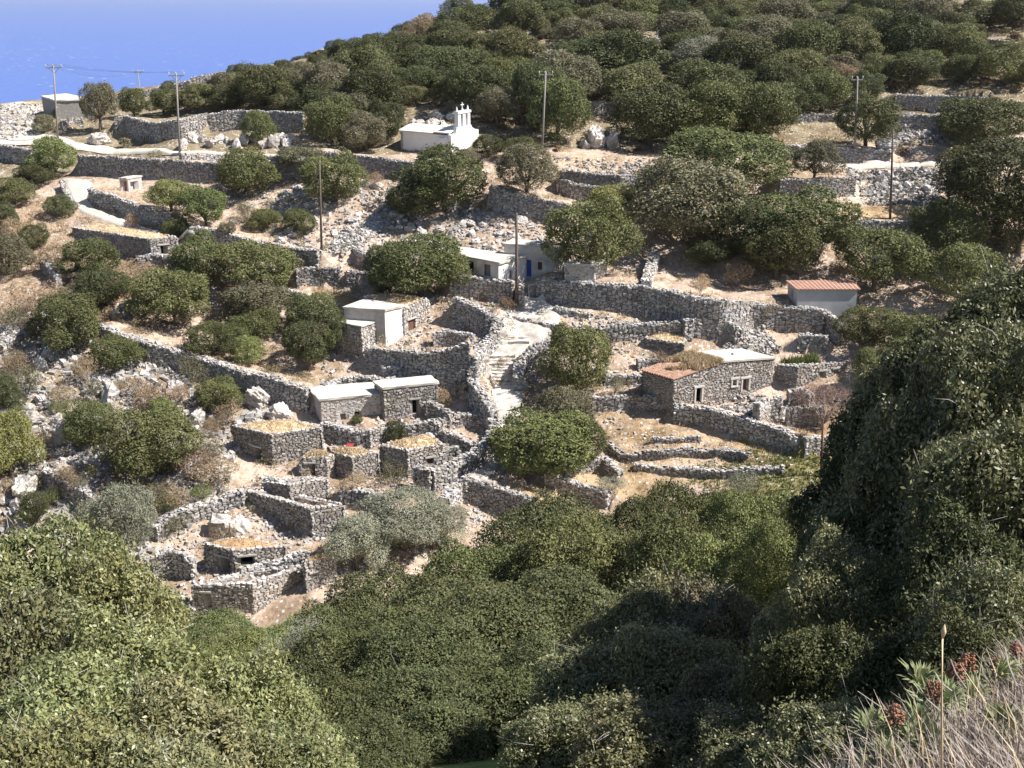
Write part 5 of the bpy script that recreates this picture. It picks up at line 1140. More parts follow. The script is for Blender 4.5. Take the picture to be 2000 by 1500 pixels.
TL = [
 (110,278,352,90,'bush','light','light green rounded bush above the white lane bend'),(70,322,365,80,'bush','dark','dark bush leaning on the light green one above the lane'),
 (15,400,460,70,'bush','dark','dark bush in scrub below the bend wall'),(30,355,405,90,'bush','mid','broad green bush beside the road bend wall'),(122,385,428,56,'bush','dark','dark round bush on the outer edge of the white lane'),
 (200,170,262,62,'tree','greyish','grey green tree beside the concrete cistern'),(88,228,262,45,'bush','greyish','low grey bush at the foot of the cistern pole'),
 (262,176,228,55,'bush','mid','rounded bush above the shaded upper wall near the cistern'),(320,178,228,75,'bush','mid','leafy bush behind the upper road pole'),(385,172,222,80,'bush','mid','wide bush above the long shaded upper wall'),(440,182,220,90,'bush','dark','low dark bush above the long shaded upper wall'),
 (508,223,282,66,'bush','mid','lone round bush in front of the upper shaded wall'),
 (335,358,425,80,'tree','yellow','yellowish green tree beside the tiny ruined shed'),(403,374,442,84,'tree','light','light green tree next to the yellowish one above the lane'),
 (487,303,398,108,'tree','mid','spreading green tree against the dark upper retaining wall'),(590,300,362,80,'tree','greyish','grey green tree behind the wooden pole with stay wire'),(655,312,412,118,'tree','mid','broad green tree right of the wooden pole with stay wire'),
 (345,430,470,60,'bush','dark','small dark bush at the lower end of the white lane'),(520,418,452,70,'bush','mid','flat small bush on the stony terrace'),(588,415,466,64,'bush','mid','ball shaped bush on the stony terrace'),(445,436,470,36,'bush','greyish','small grey bush above the lane wall'),
 (872,305,432,160,'tree','mid','big round tree below the chapel'),(806,368,448,95,'tree','dark','smaller dark tree leaning on the big tree below the chapel'),(1030,292,388,120,'bush','greyish','greyish bush right of the big tree below the chapel'),(955,268,312,66,'bush','dark','dark conifer like bush at the chapel front'),(915,294,322,46,'bush','greyish','grey bush covering the foot of the chapel facade'),
 (1400,286,405,215,'tree','mid','huge round carob tree above the brown topped trees'),(1340,330,505,215,'tree','greyish','brownish green spreading tree left of the huge carob'),(1150,408,548,160,'tree','mid','large round tree overhanging the blue door house'),(1205,384,440,110,'tree','yellow','yellowish tree behind the house tree'),
 (1560,388,525,190,'tree','mid','broad tree right of the brownish spreading tree'),(1450,400,520,140,'tree','dark','dark tree between the brownish and broad trees'),(1515,440,558,130,'tree','mid','round tree above the end of the big wall'),(1390,470,530,100,'bush','dark','dark bush under the brownish tree above the big wall'),
 (1705,462,588,155,'tree','light','pale green fig like tree beside the cement shed'),(1845,400,522,135,'tree','mid','round tree right of the pale green tree'),(1868,490,615,140,'tree','mid','dense round tree below its twin right of the pale green tree'),
 (1915,230,305,170,'tree','mid','broad tree at the end of the far pale road'),(1940,300,490,215,'tree','dark','large dark tree beside the end of the far road'),(1985,390,510,110,'tree','dark','dark tree at the frame edge below the far road'),(1880,305,420,100,'tree','mid','green tree in front of the far road end'),
 (1690,195,292,105,'tree','dark','dark tree directly behind the tall pole by the far road'),(1590,285,348,90,'bush','greyish','half bare greyish bush below the far road'),
 (760,490,590,75,'tree','dark','dark left part of the tree cluster before the long white house'),(822,476,600,150,'tree','mid','big green tree before the long flat roofed white house'),(872,500,590,75,'tree','mid','lower green tree right of the big one before the white house'),
 (400,470,582,100,'tree','mid','tree above the bushy enclosure beside the boundary wall'),(512,486,592,140,'tree','mid','wide tree behind the bushy enclosure'),(345,540,652,138,'tree','mid','big domed tree inside the boundary wall corner'),(210,535,612,115,'bush','dark','dark round bush outside the boundary wall corner'),(180,478,562,115,'bush','mid','green bush above the dark round bush'),(20,465,545,100,'bush','greyish','dull green bush in dry scrub'),(70,445,490,60,'bush','dark','small dark bush over dry scrub'),
 (505,556,645,115,'tree','greyish','half dead grey topped tree in the bushy enclosure'),(130,590,705,140,'bush','mid','large bush on the boundary of the rocky slope'),(235,662,730,105,'bush','mid','bush hugging the outside of the long boundary wall'),
 (420,640,698,110,'bush','mid','low spreading bush inside the long boundary wall'),(485,664,714,72,'bush','light','lighter low bush beside the spreading one inside the boundary wall'),(500,610,680,100,'bush','mid','green bush beneath the grey topped tree'),
 (612,582,660,90,'tree','dark','dark tree top beside the low flat annex'),(605,640,738,92,'tree','dark','dark leaning tree below the earth roofed house'),(658,622,700,50,'bush','dark','dark bush against the low annex wall'),
 (440,746,812,100,'bush','mid','dark low bush on the rock shelf beside the grey roofed house'),(185,790,885,100,'bush','mid','bush among the boulders of the rocky slope'),(312,815,955,170,'tree','mid','dense round tree alone on the lower rocky slope'),(325,785,850,60,'bush','light','paler bush peeping over the dense lone tree'),
 (30,820,955,120,'bush','yellow','olive green bush at the frame edge by the rocky slope'),(15,746,815,60,'bush','dark','dark bush at the frame edge above the olive green one'),(250,945,990,70,'bush','yellow','small yellow green shrub below the dense lone tree'),(75,965,1030,60,'bush','dark','dark bush at the foot of the low shaded wall'),
 (1124,652,790,124,'tree','mid','round tree right of the stairway'),(1100,772,880,130,'bush','greyish','half bare bush below the stairway tree'),(1060,815,940,215,'bush','light','wide light green bush over the lower path'),(1125,830,925,110,'bush','mid','green bush between the wide light bush and the tan field'),
 (1705,610,690,140,'bush','mid','loose green bush below the cement shed'),(1705,690,775,85,'bush','mid','green bush at the corner of the roofless house with weeds'),(1780,640,760,140,'bush','mid','green bush below the dense round tree'),
 (772,828,870,48,'bush','dark','small round shrub in the hut yard'),(697,812,832,22,'bush','mid','tiny shrub before the grey roofed house'),
 (790,985,1100,175,'olive','silver','wide silver olive tree below the arched wall stub'),(700,1030,1130,120,'olive','silver','silver olive branch mass beside the pipe ring'),(850,1000,1090,110,'olive','silver','silver olive at the end of the lower path'),(250,978,1142,130,'olive','silver','old silver olive with dark trunk beside the gabled ruin'),
 (1605,768,850,110,'bare','purple','leafless reddish brown tree beside the ruins'),
 (1190,950,985,60,'scrub','silver','silvery thistle bush at the end of the dividing wall'),(1445,925,985,70,'scrub','silver','silvery bush among the green weeds'),
 (650,200,288,95,'tree','mid','tree at the end of the long upper wall before the chapel'),(715,228,300,95,'bush','greyish','grey green bush left of the chapel'),(752,205,285,80,'tree','dark','dark tree behind the grey green bush left of the chapel'),(1052,140,262,95,'tree','dark','tall dark tree right of the chapel belfry'),(1090,165,285,110,'tree','mid','tree just behind the slim pale power pole'),(1020,272,318,74,'bush','mid','bush in front of the tall dark tree by the chapel'),
 (1270,180,296,140,'tree','dark','dark tree right of the big grey outcrop'),(1380,175,298,150,'tree','mid','broad shady tree above the huge carob'),(1480,170,292,130,'tree','mid','open crowned tree beside the upper terrace end'),(1375,85,160,130,'olive','silver','pale silver olive in the dark hillside thicket'),
]
for t in TL: T(*t[:7], G1)
# dry scrub around the hamlet: (x, top, bottom, width)
SB = [(115,480,530,80),(75,560,620,90),(145,560,600,60),(285,520,570,90),(250,530,590,70),(30,600,650,60),(300,760,830,80),(270,740,790,60),(345,870,930,60),(420,900,960,90),(380,880,950,70),(300,950,1000,60),(350,960,1000,60),(460,560,610,40),(600,600,640,40),
      (220,1060,1120,60),(440,1030,1070,50),(345,1010,1050,60),(70,620,660,50),(170,700,760,50),(60,720,780,60),(700,930,980,70),(640,985,1040,50),(765,905,950,60),(590,980,1010,40),(1290,690,730,40),(1200,740,780,40),(1500,600,640,50),(1240,770,800,40),(380,700,760,60),
      (450,790,840,50),(520,830,870,40),(420,860,900,60),(30,430,480,50),(170,600,650,50),(905,745,790,40),(860,760,800,40),(730,340,370,40),(1130,660,690,30),(1010,560,590,30),(990,580,605,30),(160,640,690,50),(40,690,740,50),(120,760,800,50),(230,850,900,50),(85,840,880,50),(260,420,460,30),(480,400,440,40),(1370,540,570,40),(1440,520,560,50),(1560,500,550,60),(1640,500,540,50)]
for i, s in enumerate(SB): T(*s, 'scrub', ['brown', 'brown', 'greyish'][i % 3], 'small dry brown scrub bush growing among the stones', 'dry scrub bushes among the stones')

for i in range(46):
    x, y = rng.uniform(10, 520), rng.uniform(700, 1010)
    if y < 690 + .26 * x or (x > 420 and y > 850): continue
    T(x, y - rng.uniform(22, 40), y, rng.uniform(30, 55), 'scrub', ['brown', 'greyish', 'brown', 'weed'][i % 4], 'small dry brown scrub bush growing among the stones', 'dry scrub bushes among the stones')
# maquis on the upper slope: bushes one can tell apart
def fill(region, count, wr, hr, mats, label, group, holes=(), seed=1, kinds=('bush', 'bush', 'tree'), gap=.62, avoid=.55):
    r = np.random.default_rng(seed); n = 0; tries = 0; reg = region
    while n < count and tries < count * 90:
        tries += 1; x = r.uniform(-108, 112); y = r.uniform(118, 250); z = float(H(x, y)); px, py, D = proj(x, y, z)
        if not poly_in(reg, np.array([px]), np.array([py]))[0]: continue
        if any(poly_in(h, np.array([px]), np.array([py]))[0] for h in holes): continue
        w = r.uniform(*wr)
        if any((x - a) ** 2 + (y - b) ** 2 < (gap * (w / 2 + c * avoid * 1.4)) ** 2 for a, b, c in TREES): continue
        plant(str(r.choice(kinds)), mats[int(r.integers(len(mats)))], x, y, z - .15, w, w * r.uniform(.85, 1.15), w * r.uniform(*hr), label, 'bush', group, 'maquis_bush'); n += 1
    return n
CLEAR = [[(1025,85),(1125,85),(1130,150),(1025,150)],[(875,128),(940,128),(940,185),(875,185)],[(1240,60),(1315,60),(1310,180),(1245,175)],[(935,55),(1005,55),(1010,115),(935,115)],[(1120,205),(1235,205),(1235,300),(1120,300)],
         [(785,222),(890,210),(935,240),(930,300),(880,330),(760,330)],[(1500,228),(1720,228),(1720,330),(1500,330)],[(1720,175),(1960,165),(1960,285),(1720,285)],[(1900,60),(2000,60),(2000,150),(1900,140)],[(1815,0),(1990,0),(1990,30),(1830,60)]]
UP = [(430,180),(500,158),(620,130),(740,92),(850,60),(950,36),(1100,2),(2000,2),(2000,200),(1760,178),(1700,200),(1500,235),(1500,298),(1235,302),(1230,225),(1128,222),(1122,300),(950,308),(935,240),(790,236),(772,290),(680,292),(620,212),(470,212)]
UP2 = [(640,190),(700,150),(800,115),(900,80),(1000,45),(1100,20)] + UP[UP.index((1100,2)) + 1:]
n1 = fill(UP2, 130, (6.5, 11.0), (.52, .80), ['dark', 'dark', 'mid', 'olivegreen', 'greyish'], 'large evergreen tree like bush standing above the maquis on the upper slope', 'large maquis bushes on the upper slope', CLEAR, 3, ('tree', 'bush', 'tree'), .74)
n1 += fill(UP, 165, (3.0, 6.0), (.5, .85), ['dark', 'mid', 'olivegreen', 'mid', 'greyish', 'brown'], 'dense evergreen bush in the thick maquis on the upper slope', 'maquis bushes on the upper slope', CLEAR, 5, gap=.60)
n2 = fill([(395,170),(500,150),(620,124),(740,86),(850,54),(950,30),(950,60),(860,80),(620,145),(500,170)], 45, (2.6, 4.6), (.5, .7), ['dark', 'mid'], 'dense evergreen bush along the ridge against the sea', 'maquis bushes along the ridge', (), 4)
print('maquis', n1, n2, 'caps', NCAP[0])
for t in [(900,3,38,70,'bush','dark','dark round bush standing out on the skyline against the sea'),(1200,75,190,170,'tree','dark','tall dark tree towering over the hillside maquis'),(200,172,205,40,'bush','mid','small bush on the skyline by the cistern'),(330,160,180,30,'bush','dark','dark bush on the skyline ridge')]: T(*t, G1)
def undergrowth():
    r = np.random.default_rng(12); V0, F0, c0, _, _ = crown_np(77, 8, 170, .19, z0=0, scatter=.3, sprig=0)
    Vs, Fs, Cs = [], [], []; n = 0; k = 0
    while k < 560:
        x = r.uniform(-105, 110); y = r.uniform(140, 245); z = float(H(x, y)); px, py, D = proj(x, y, z)
        if not poly_in(UP, np.array([px]), np.array([py]))[0] or any(poly_in(h, np.array([px]), np.array([py]))[0] for h in CLEAR[:4]): 
            if r.random() > .02: continue
        w = r.uniform(1.2, 3.2); Vs.append(V0 * [w, w, w * .55] + [x, y, z - .1]); Fs.append(F0 + n); n += len(V0); b = r.uniform(.7, 1.2); Cs.append(c0 * [b * r.uniform(1, 1.35), b, b]); k += 1
    o = link('undergrowth', mesh_np('undergrowth', np.vstack(Vs), np.vstack(Fs), M['greyish'], np.vstack(Cs))); o['kind'] = 'stuff'; tag(o, 'low dull scrub filling the gaps between the maquis bushes', 'undergrowth')
undergrowth()
def dry_scrub(label, pix, count, seed, mat):
    r = np.random.default_rng(seed); V0, F0, c0, _, _ = crown_np(78, 9, 100, .20, z0=0, scatter=.3, sprig=0, aspect=.22, upr=.8); P = np.array(wpoly(pix)); mn, mx = P.min(0), P.max(0); Vs, Fs, Cs = [], [], []; n = 0; k = 0
    while k < count:
        q = r.uniform(mn, mx)
        if not poly_in(P, q[:1], q[1:])[0] or fbm(q[:1] / 5, q[1:] / 5, seed)[0] < -.12: continue
        w = r.uniform(.5, 1.7); a = r.random() * 6.28; R = np.array([[math.cos(a), -math.sin(a), 0], [math.sin(a), math.cos(a), 0], [0, 0, 1]]); Vs.append((V0 * [w, w, w * r.uniform(.45, .8)]) @ R.T + [q[0], q[1], float(H(*q)) - .06]); Fs.append(F0 + n); n += len(V0)
        b = r.uniform(.6, 1.25); g = r.random(); Cs.append(c0 * [b, b * (.95 + .25 * g), b * (.95 + .05 * g)]); k += 1
    o = link('dry_scrub', mesh_np('dry_scrub', np.vstack(Vs), np.vstack(Fs), M[mat], np.vstack(Cs))); o['kind'] = 'stuff'; tag(o, label, 'undergrowth')
dry_scrub('low brown dry scrub over the western side of the hamlet', [(0,380),(130,400),(330,520),(560,560),(600,740),(480,860),(430,1000),(280,1090),(0,1060)], 420, 51, 'brown')
dry_scrub('sparse brown dry scrub between the huts and stairs', [(540,520),(1100,600),(1320,640),(1300,760),(1150,780),(1000,860),(850,900),(700,1120),(400,1150),(500,900)], 170, 52, 'brown')
dry_scrub('low scrub on the terraces beneath the chapel and the far road', [(200,300),(780,320),(1080,310),(1300,310),(1500,340),(1850,330),(1850,450),(1400,560),(1200,540),(700,500),(450,480)], 260, 53, 'greyish')

# ------------------------------------------------------------------ boulders, rubble, grass
def boulder(px, py, w, h, label, group, k=None, dmin=62.0, sq=1.0):
    r = np.random.default_rng(int(px * 7 + py)); p = hit(px, py, 0, dmin); D = p[1] * CP - p[2] * SP; W_ = w * D / FPX; Hh = h * D / FPX
    o = link('boulder', ROCKS[int(r.integers(len(ROCKS))) if k is None else k], None, (p[0], p[1] + .2 * W_, float(H(p[0], p[1] + .2 * W_)) + Hh * .20), (.2 * r.normal(), .2 * r.normal(), r.random() * 6.28), (W_, W_ * r.uniform(.6, .9) * sq, Hh * 1.15)); return tag(o, label, 'rock', group)
for b in [(425,1050,60,62,'tall grey limestone crag above the earth roofed hut'),(468,1042,48,40,'broken grey crag beside the tall limestone one'),(192,284,44,34,'pale boulder lying beside the upper road'),(1165,288,52,56,'big rounded grey outcrop on the far side of the chapel pole'),(1195,288,40,46,'grey outcrop leaning on the big rounded one'),(1145,290,30,24,'small pale rock at the foot of the big rounded outcrop'),
          (55,835,60,45,'flat pale slab of rock on the rocky slope'),(215,790,60,60,'sharp leaning white rock on the rocky slope'),(130,870,60,60,'clump of upright white rocks on the rocky slope'),(45,980,70,60,'bluish grey crag below the olive green bush'),(200,905,50,45,'split grey rock above the low shaded wall'),(340,775,50,40,'pale rock against the boundary wall'),(385,830,40,40,'pointed grey rock below the dark low bush'),(500,800,70,55,'brown stained rock shelf beside the grey roofed house'),(545,825,60,45,'brown rock shelf under the boundary wall end'),
          (910,790,30,34,'round pale boulder bedded in the dark triangular wall'),(700,1075,40,26,'white rock beside the concrete pipe ring'),(1730,300,50,40,'grey rock beside the far road wall'),(910,150,40,24,'white rock patch in the maquis above the chapel'),(1080,120,80,34,'white rocky outcrop in the maquis above the slim pole'),(1045,118,40,24,'small white rock by the maquis outcrop'),(1105,110,40,30,'upright white rock in the maquis outcrop')]:
    boulder(*b, None)
for i in range(14): boulder(360 + i * 17 + rng.normal() * 5, 296 - 10 * rng.random() - (i % 3) * 8, 22 + 14 * rng.random(), 20 + 14 * rng.random(), 'white and grey rock in the outcrop under the long upper wall', 'outcrop rocks under the long upper wall')
for i in range(90):
    x = rng.uniform(0, 560); y = rng.uniform(690, 1000)
    if y < 660 + .28 * x or (x > 430 and y > 860): continue
    s = rng.uniform(12, 34); boulder(x, y, s, s * rng.uniform(.6, 1.1), 'jagged pale limestone boulder strewn on the rocky slope', 'boulders strewn on the rocky slope')
for i in range(60):
    x, y = (rng.uniform(760, 1060), rng.uniform(420, 480)) if i % 2 else (rng.uniform(540, 780), rng.uniform(350, 480))
    s = rng.uniform(10, 26); boulder(x, y, s * 1.3, s * .7, 'flat pale boulder lying on the stony terraces below the chapel', 'boulders on the terraces below the chapel')
for i in range(26):
    s = rng.uniform(12, 30); boulder(rng.uniform(1255, 1302), rng.uniform(75, 152), s, s * .8, 'white rock in the scree gully between the maquis trees', 'rocks in the scree gully')
for i in range(20):
    s = rng.uniform(10, 20); boulder(rng.uniform(945, 1002), rng.uniform(62, 92), s, s * .8, 'white rock in the small scree patch high in the maquis', 'rocks in the small scree patch')
for i in range(26):
    s = rng.uniform(12, 28); boulder(rng.uniform(1660, 1835), rng.uniform(338, 400), s, s * .7, 'loose grey block in the collapsed terrace below the far road', 'blocks in the collapsed terrace')
for i in range(16):
    s = rng.uniform(12, 26); boulder(rng.uniform(800, 890), rng.uniform(232, 268), s * 1.2, s * .8, 'white rock in the ledge behind the chapel roof', 'rocks in the ledge behind the chapel')

def scatter(name, label, pix, n, smin, smax, lo=.34, hi=.62, seed=1, heap=0.0, dmin=62.0):
    r = np.random.default_rng(seed); P = np.array(wpoly(pix, dmin)); C = []
    mn, mx = P.min(0), P.max(0)
    while len(C) < n:
        q = r.uniform(mn, mx, (n * 3, 2)); q = q[poly_in(P, q[:, 0], q[:, 1])]
        f = fbm(q[:, 0] / 2.2, q[:, 1] / 2.2, seed) + .35 * r.normal(size=len(q)); C += q[f > -.1].tolist()
        if len(q) == 0: break
    C = np.array(C[:n]); k = len(C); s = smin + (smax - smin) * r.random(k) ** 3
    Z = H(C[:, 0], C[:, 1]) + s * .12 + heap * r.random(k)
    a = r.random(k) * 6.28; t = unit(np.stack([np.cos(a), np.sin(a), .3 * r.normal(size=k)], 1)); N = unit(np.cross(t, np.tile([0, 0, 1.0], (k, 1)) + .3 * r.normal(size=(k, 3))))
    V, F = jit_boxes(np.c_[C, Z], t, N, np.stack([s * r.uniform(.8, 1.4, k), s * r.uniform(.45, .9, k), s * r.uniform(.6, 1.1, k)], 1), seed, 2)
    o = link(name, mesh_np(name, V, F, M['stone'], stone_cols(k, r, lo, hi))); o['kind'] = 'stuff'; tag(o, label, 'rubble')
scatter('rubble', 'pale loose rubble covering the rocky slope below the boundary wall', [(0,640),(110,600),(200,650),(580,770),(480,860),(430,1000),(280,1090),(0,1060)], 5000, .12, .8, .38, .68, seed=21)
scatter('rubble', 'white rubble of the collapsed wall running down the stony terraces', [(642,492),(655,468),(705,438),(760,398),(790,402),(770,430),(720,470),(690,492)], 2200, .15, .5, .42, .68, 22, .25)
scatter('rubble', 'small stones over the terraces below the chapel', [(450,350),(780,345),(1080,420),(1060,480),(760,520),(560,480)], 4500, .1, .6, .38, .68, seed=23)
scatter('rubble', 'small stones over the field above the straight dark terrace wall', [(1077,306),(1308,308),(1300,338),(1100,335)], 900, .1, .5, seed=24)
scatter('rubble', 'tumbled grey blocks of the collapsed terrace below the far road', [(1655,332),(1838,332),(1838,400),(1690,400)], 1600, .15, .6, seed=25, heap=.3)
scatter('rubble', 'pale stones spilled over the upper left track', [(0,205),(82,205),(78,262),(0,285)], 900, .15, .6, .45, .7, 26)
scatter('rubble', 'stone litter across the centre of the hamlet', [(540,560),(1100,560),(1350,640),(1300,760),(1000,960),(700,1150),(380,1190),(300,1080),(480,950),(640,760)], 8000, .08, .45, .38, .68, seed=27)
scatter('rubble', 'stone litter on the tan terraced field', [(1160,790),(1560,850),(1560,900),(1240,910)], 350, .06, .3, seed=28)
scatter('rubble', 'rubble heap behind the tiled house', [(1395,690),(1440,640),(1490,640),(1530,690),(1470,695)], 900, .15, .5, .4, .66, 29, .5)
scatter('rubble', 'rubble slope high on the far right terraces', [(1734,228),(1900,236),(1880,282),(1730,280)], 1100, .15, .6, .42, .66, 30, .3)
scatter('rubble', 'fallen stones inside the ruined rooms below the tiled house', [(1400,780),(1480,770),(1560,800),(1500,825),(1430,805)], 500, .1, .5, seed=31, heap=.2)
scatter('rubble', 'broken white stones beside the boundary crossing the left slope', [(0,690),(0,650),(90,595),(110,615)], 700, .15, .5, .42, .68, 32, .2)
def grass(name, label, pix, n, hgt, mat, seed, dmin=62.0, wid=.06):
    r = np.random.default_rng(seed); P = np.array(wpoly(pix, dmin)); mn, mx = P.min(0), P.max(0); C = []
    while len(C) < n:
        q = r.uniform(mn, mx, (n * 3, 2)); q = q[poly_in(P, q[:, 0], q[:, 1])]; f = fbm(q[:, 0] / 3, q[:, 1] / 3, seed) + .3 * r.normal(size=len(q)); C += q[f > -.05].tolist()
    C = np.array(C[:n]); o = tufts_obj(name, np.c_[C, H(C[:, 0], C[:, 1]) - .03], hgt, mat, None, seed, 5, wid, (1, 1, 1)); tag(o, label, 'grass')
grass('dry_grass', 'dry straw coloured grass tufts over the hamlet slopes', [(0,380),(600,330),(1080,310),(1300,560),(1650,620),(1650,880),(1200,960),(700,1140),(330,1180),(0,1050)], 9000, .28, M['straw'], 41)
grass('dry_grass', 'dry grass between the maquis bushes', [(420,200),(900,130),(1300,20),(2000,20),(2000,420),(1650,400),(1500,300),(900,260),(600,300)], 5000, .35, M['straw'], 42, wid=.09)
grass('weeds', 'green weeds along the foot of the lowest terrace walls', [(1330,915),(1460,880),(1600,885),(1700,940),(1500,990),(1350,950)], 1100, .26, M['weed'], 43, wid=.10)
grass('weeds', 'green weeds growing inside the roofless house', [(1525,712),(1590,700),(1600,712),(1560,720)], 260, .7, M['weed'], 44, wid=.16)

# ------------------------------------------------------------------ foreground slope
def FT(cx, yt, w, D, kind, mat, label, group=None, dfac=1.0):
    yt = yt + {'fore': 46, 'near': 34 if cx < 1600 else 12, 'bare': 20}.get(kind, 0) + (18 if kind == 'near' and cx < 700 else 0); p = at(cx, yt, D); W_ = w * D / FPX; g = float(H(p[0], p[1])); h = max(p[2] - g, .8 * W_)
    return plant(kind, mat, p[0], p[1], p[2] - h, W_, W_ * dfac, h, label, 'bush', group)
G2 = 'bushes on the near slope'
for i, t in enumerate([(60,1000,340,15),(190,1060,280,14.5),(20,1130,330,12.5),(240,1200,330,12),(420,1262,320,12.5),(525,1300,260,13),(330,1340,380,10),(120,1290,420,10),(530,1400,300,10.5),(60,1400,380,8.5),(300,1450,360,8.5),(-60,1060,300,14)]):
    FT(*t, 'near', ['gloss', 'gloss', 'gloss2', 'gloss'][i % 4], 'sunlit glossy leaved bush in the yellow green clump below the lowest ruin', 'sunlit glossy bushes below the ruins')
for t in [(290,1165,190,60,'fore','mid','soft green bush at the foot of the rubble edge'),(420,1190,220,52,'fore','light','light bush just below the narrow doorway ruin'),(545,1188,170,54,'fore','light','bright green bush below the sunlit ruin wall'),(600,1165,110,58,'fore','mid','green bush beside the tiny window hut'),(570,1215,170,30,'bare','silver','pale dry bush with bare twigs beside the dark thicket'),(480,1225,200,34,'fore','yellow','yellowish bush between glossy clump and ruins')]:
    FT(*t, G2)
for i, t in enumerate([(1080,975,340,50),(930,1030,300,42),(760,1090,300,40),(655,1140,230,38),(1170,1030,340,40),(900,1120,420,34),(700,1210,360,29),(900,1190,400,29),(1100,1130,360,31),(640,1320,320,24),(800,1330,380,23.5),(980,1310,360,25),(1100,1240,300,26),(700,1400,300,21),(1020,1040,300,44),(830,1240,330,27)]):
    FT(*t, 'fore', ['dark', 'mid', 'dark', 'dark', 'mid'][i % 5], 'rounded deep green bush in the big thicket below the straw fields', 'rounded bushes of the big thicket')
for i, t in enumerate([(1330,935,260,56),(1250,960,220,54),(1420,965,220,50),(1500,950,240,48),(1580,960,200,44),(1340,1010,320,38),(1480,1030,300,34),(1580,1010,240,32)]):
    FT(*t, 'fore', ['mid', 'mid', 'light', 'light'][i % 4], 'lighter green bush of the belt below the tan terraces', 'lighter bushes below the tan terraces')
for i, t in enumerate([(1250,1140,260,21),(1330,1120,260,22),(1190,1260,300,19),(1330,1230,300,18),(1420,1150,220,20),(1120,1370,260,17),(1260,1370,280,15),(1430,1290,260,15.5)]):
    FT(*t, 'near', ['gloss2', 'greyish', 'gloss2'][i % 3], 'olive brown twiggy bush beside the dark hollow', 'twiggy bushes beside the dark hollow')
for i, t in enumerate([(2010,520,300,17),(1900,600,280,17.5),(1960,640,330,15.5),(1820,680,260,18),(1740,770,240,18.5),(1850,800,320,16),(1680,890,210,18),(1980,830,340,13.5),(1760,960,300,16.5),(1660,1010,200,16.5),(1640,1060,210,14),(1900,1030,300,12.5),(1780,1120,280,14),(1560,1190,240,15),(1640,1230,260,12.5),(1960,1130,300,10.5),(1800,1260,300,11),(1480,1400,280,12.5),(1640,1390,300,10),(1900,1230,260,9.5)]):
    FT(*t, 'near', ['gloss2', 'dark', 'gloss2', 'gloss2', 'dark'][i % 5], 'tall backlit bush of the dark mass overlooking the iron post', 'tall backlit bushes of the dark mass')

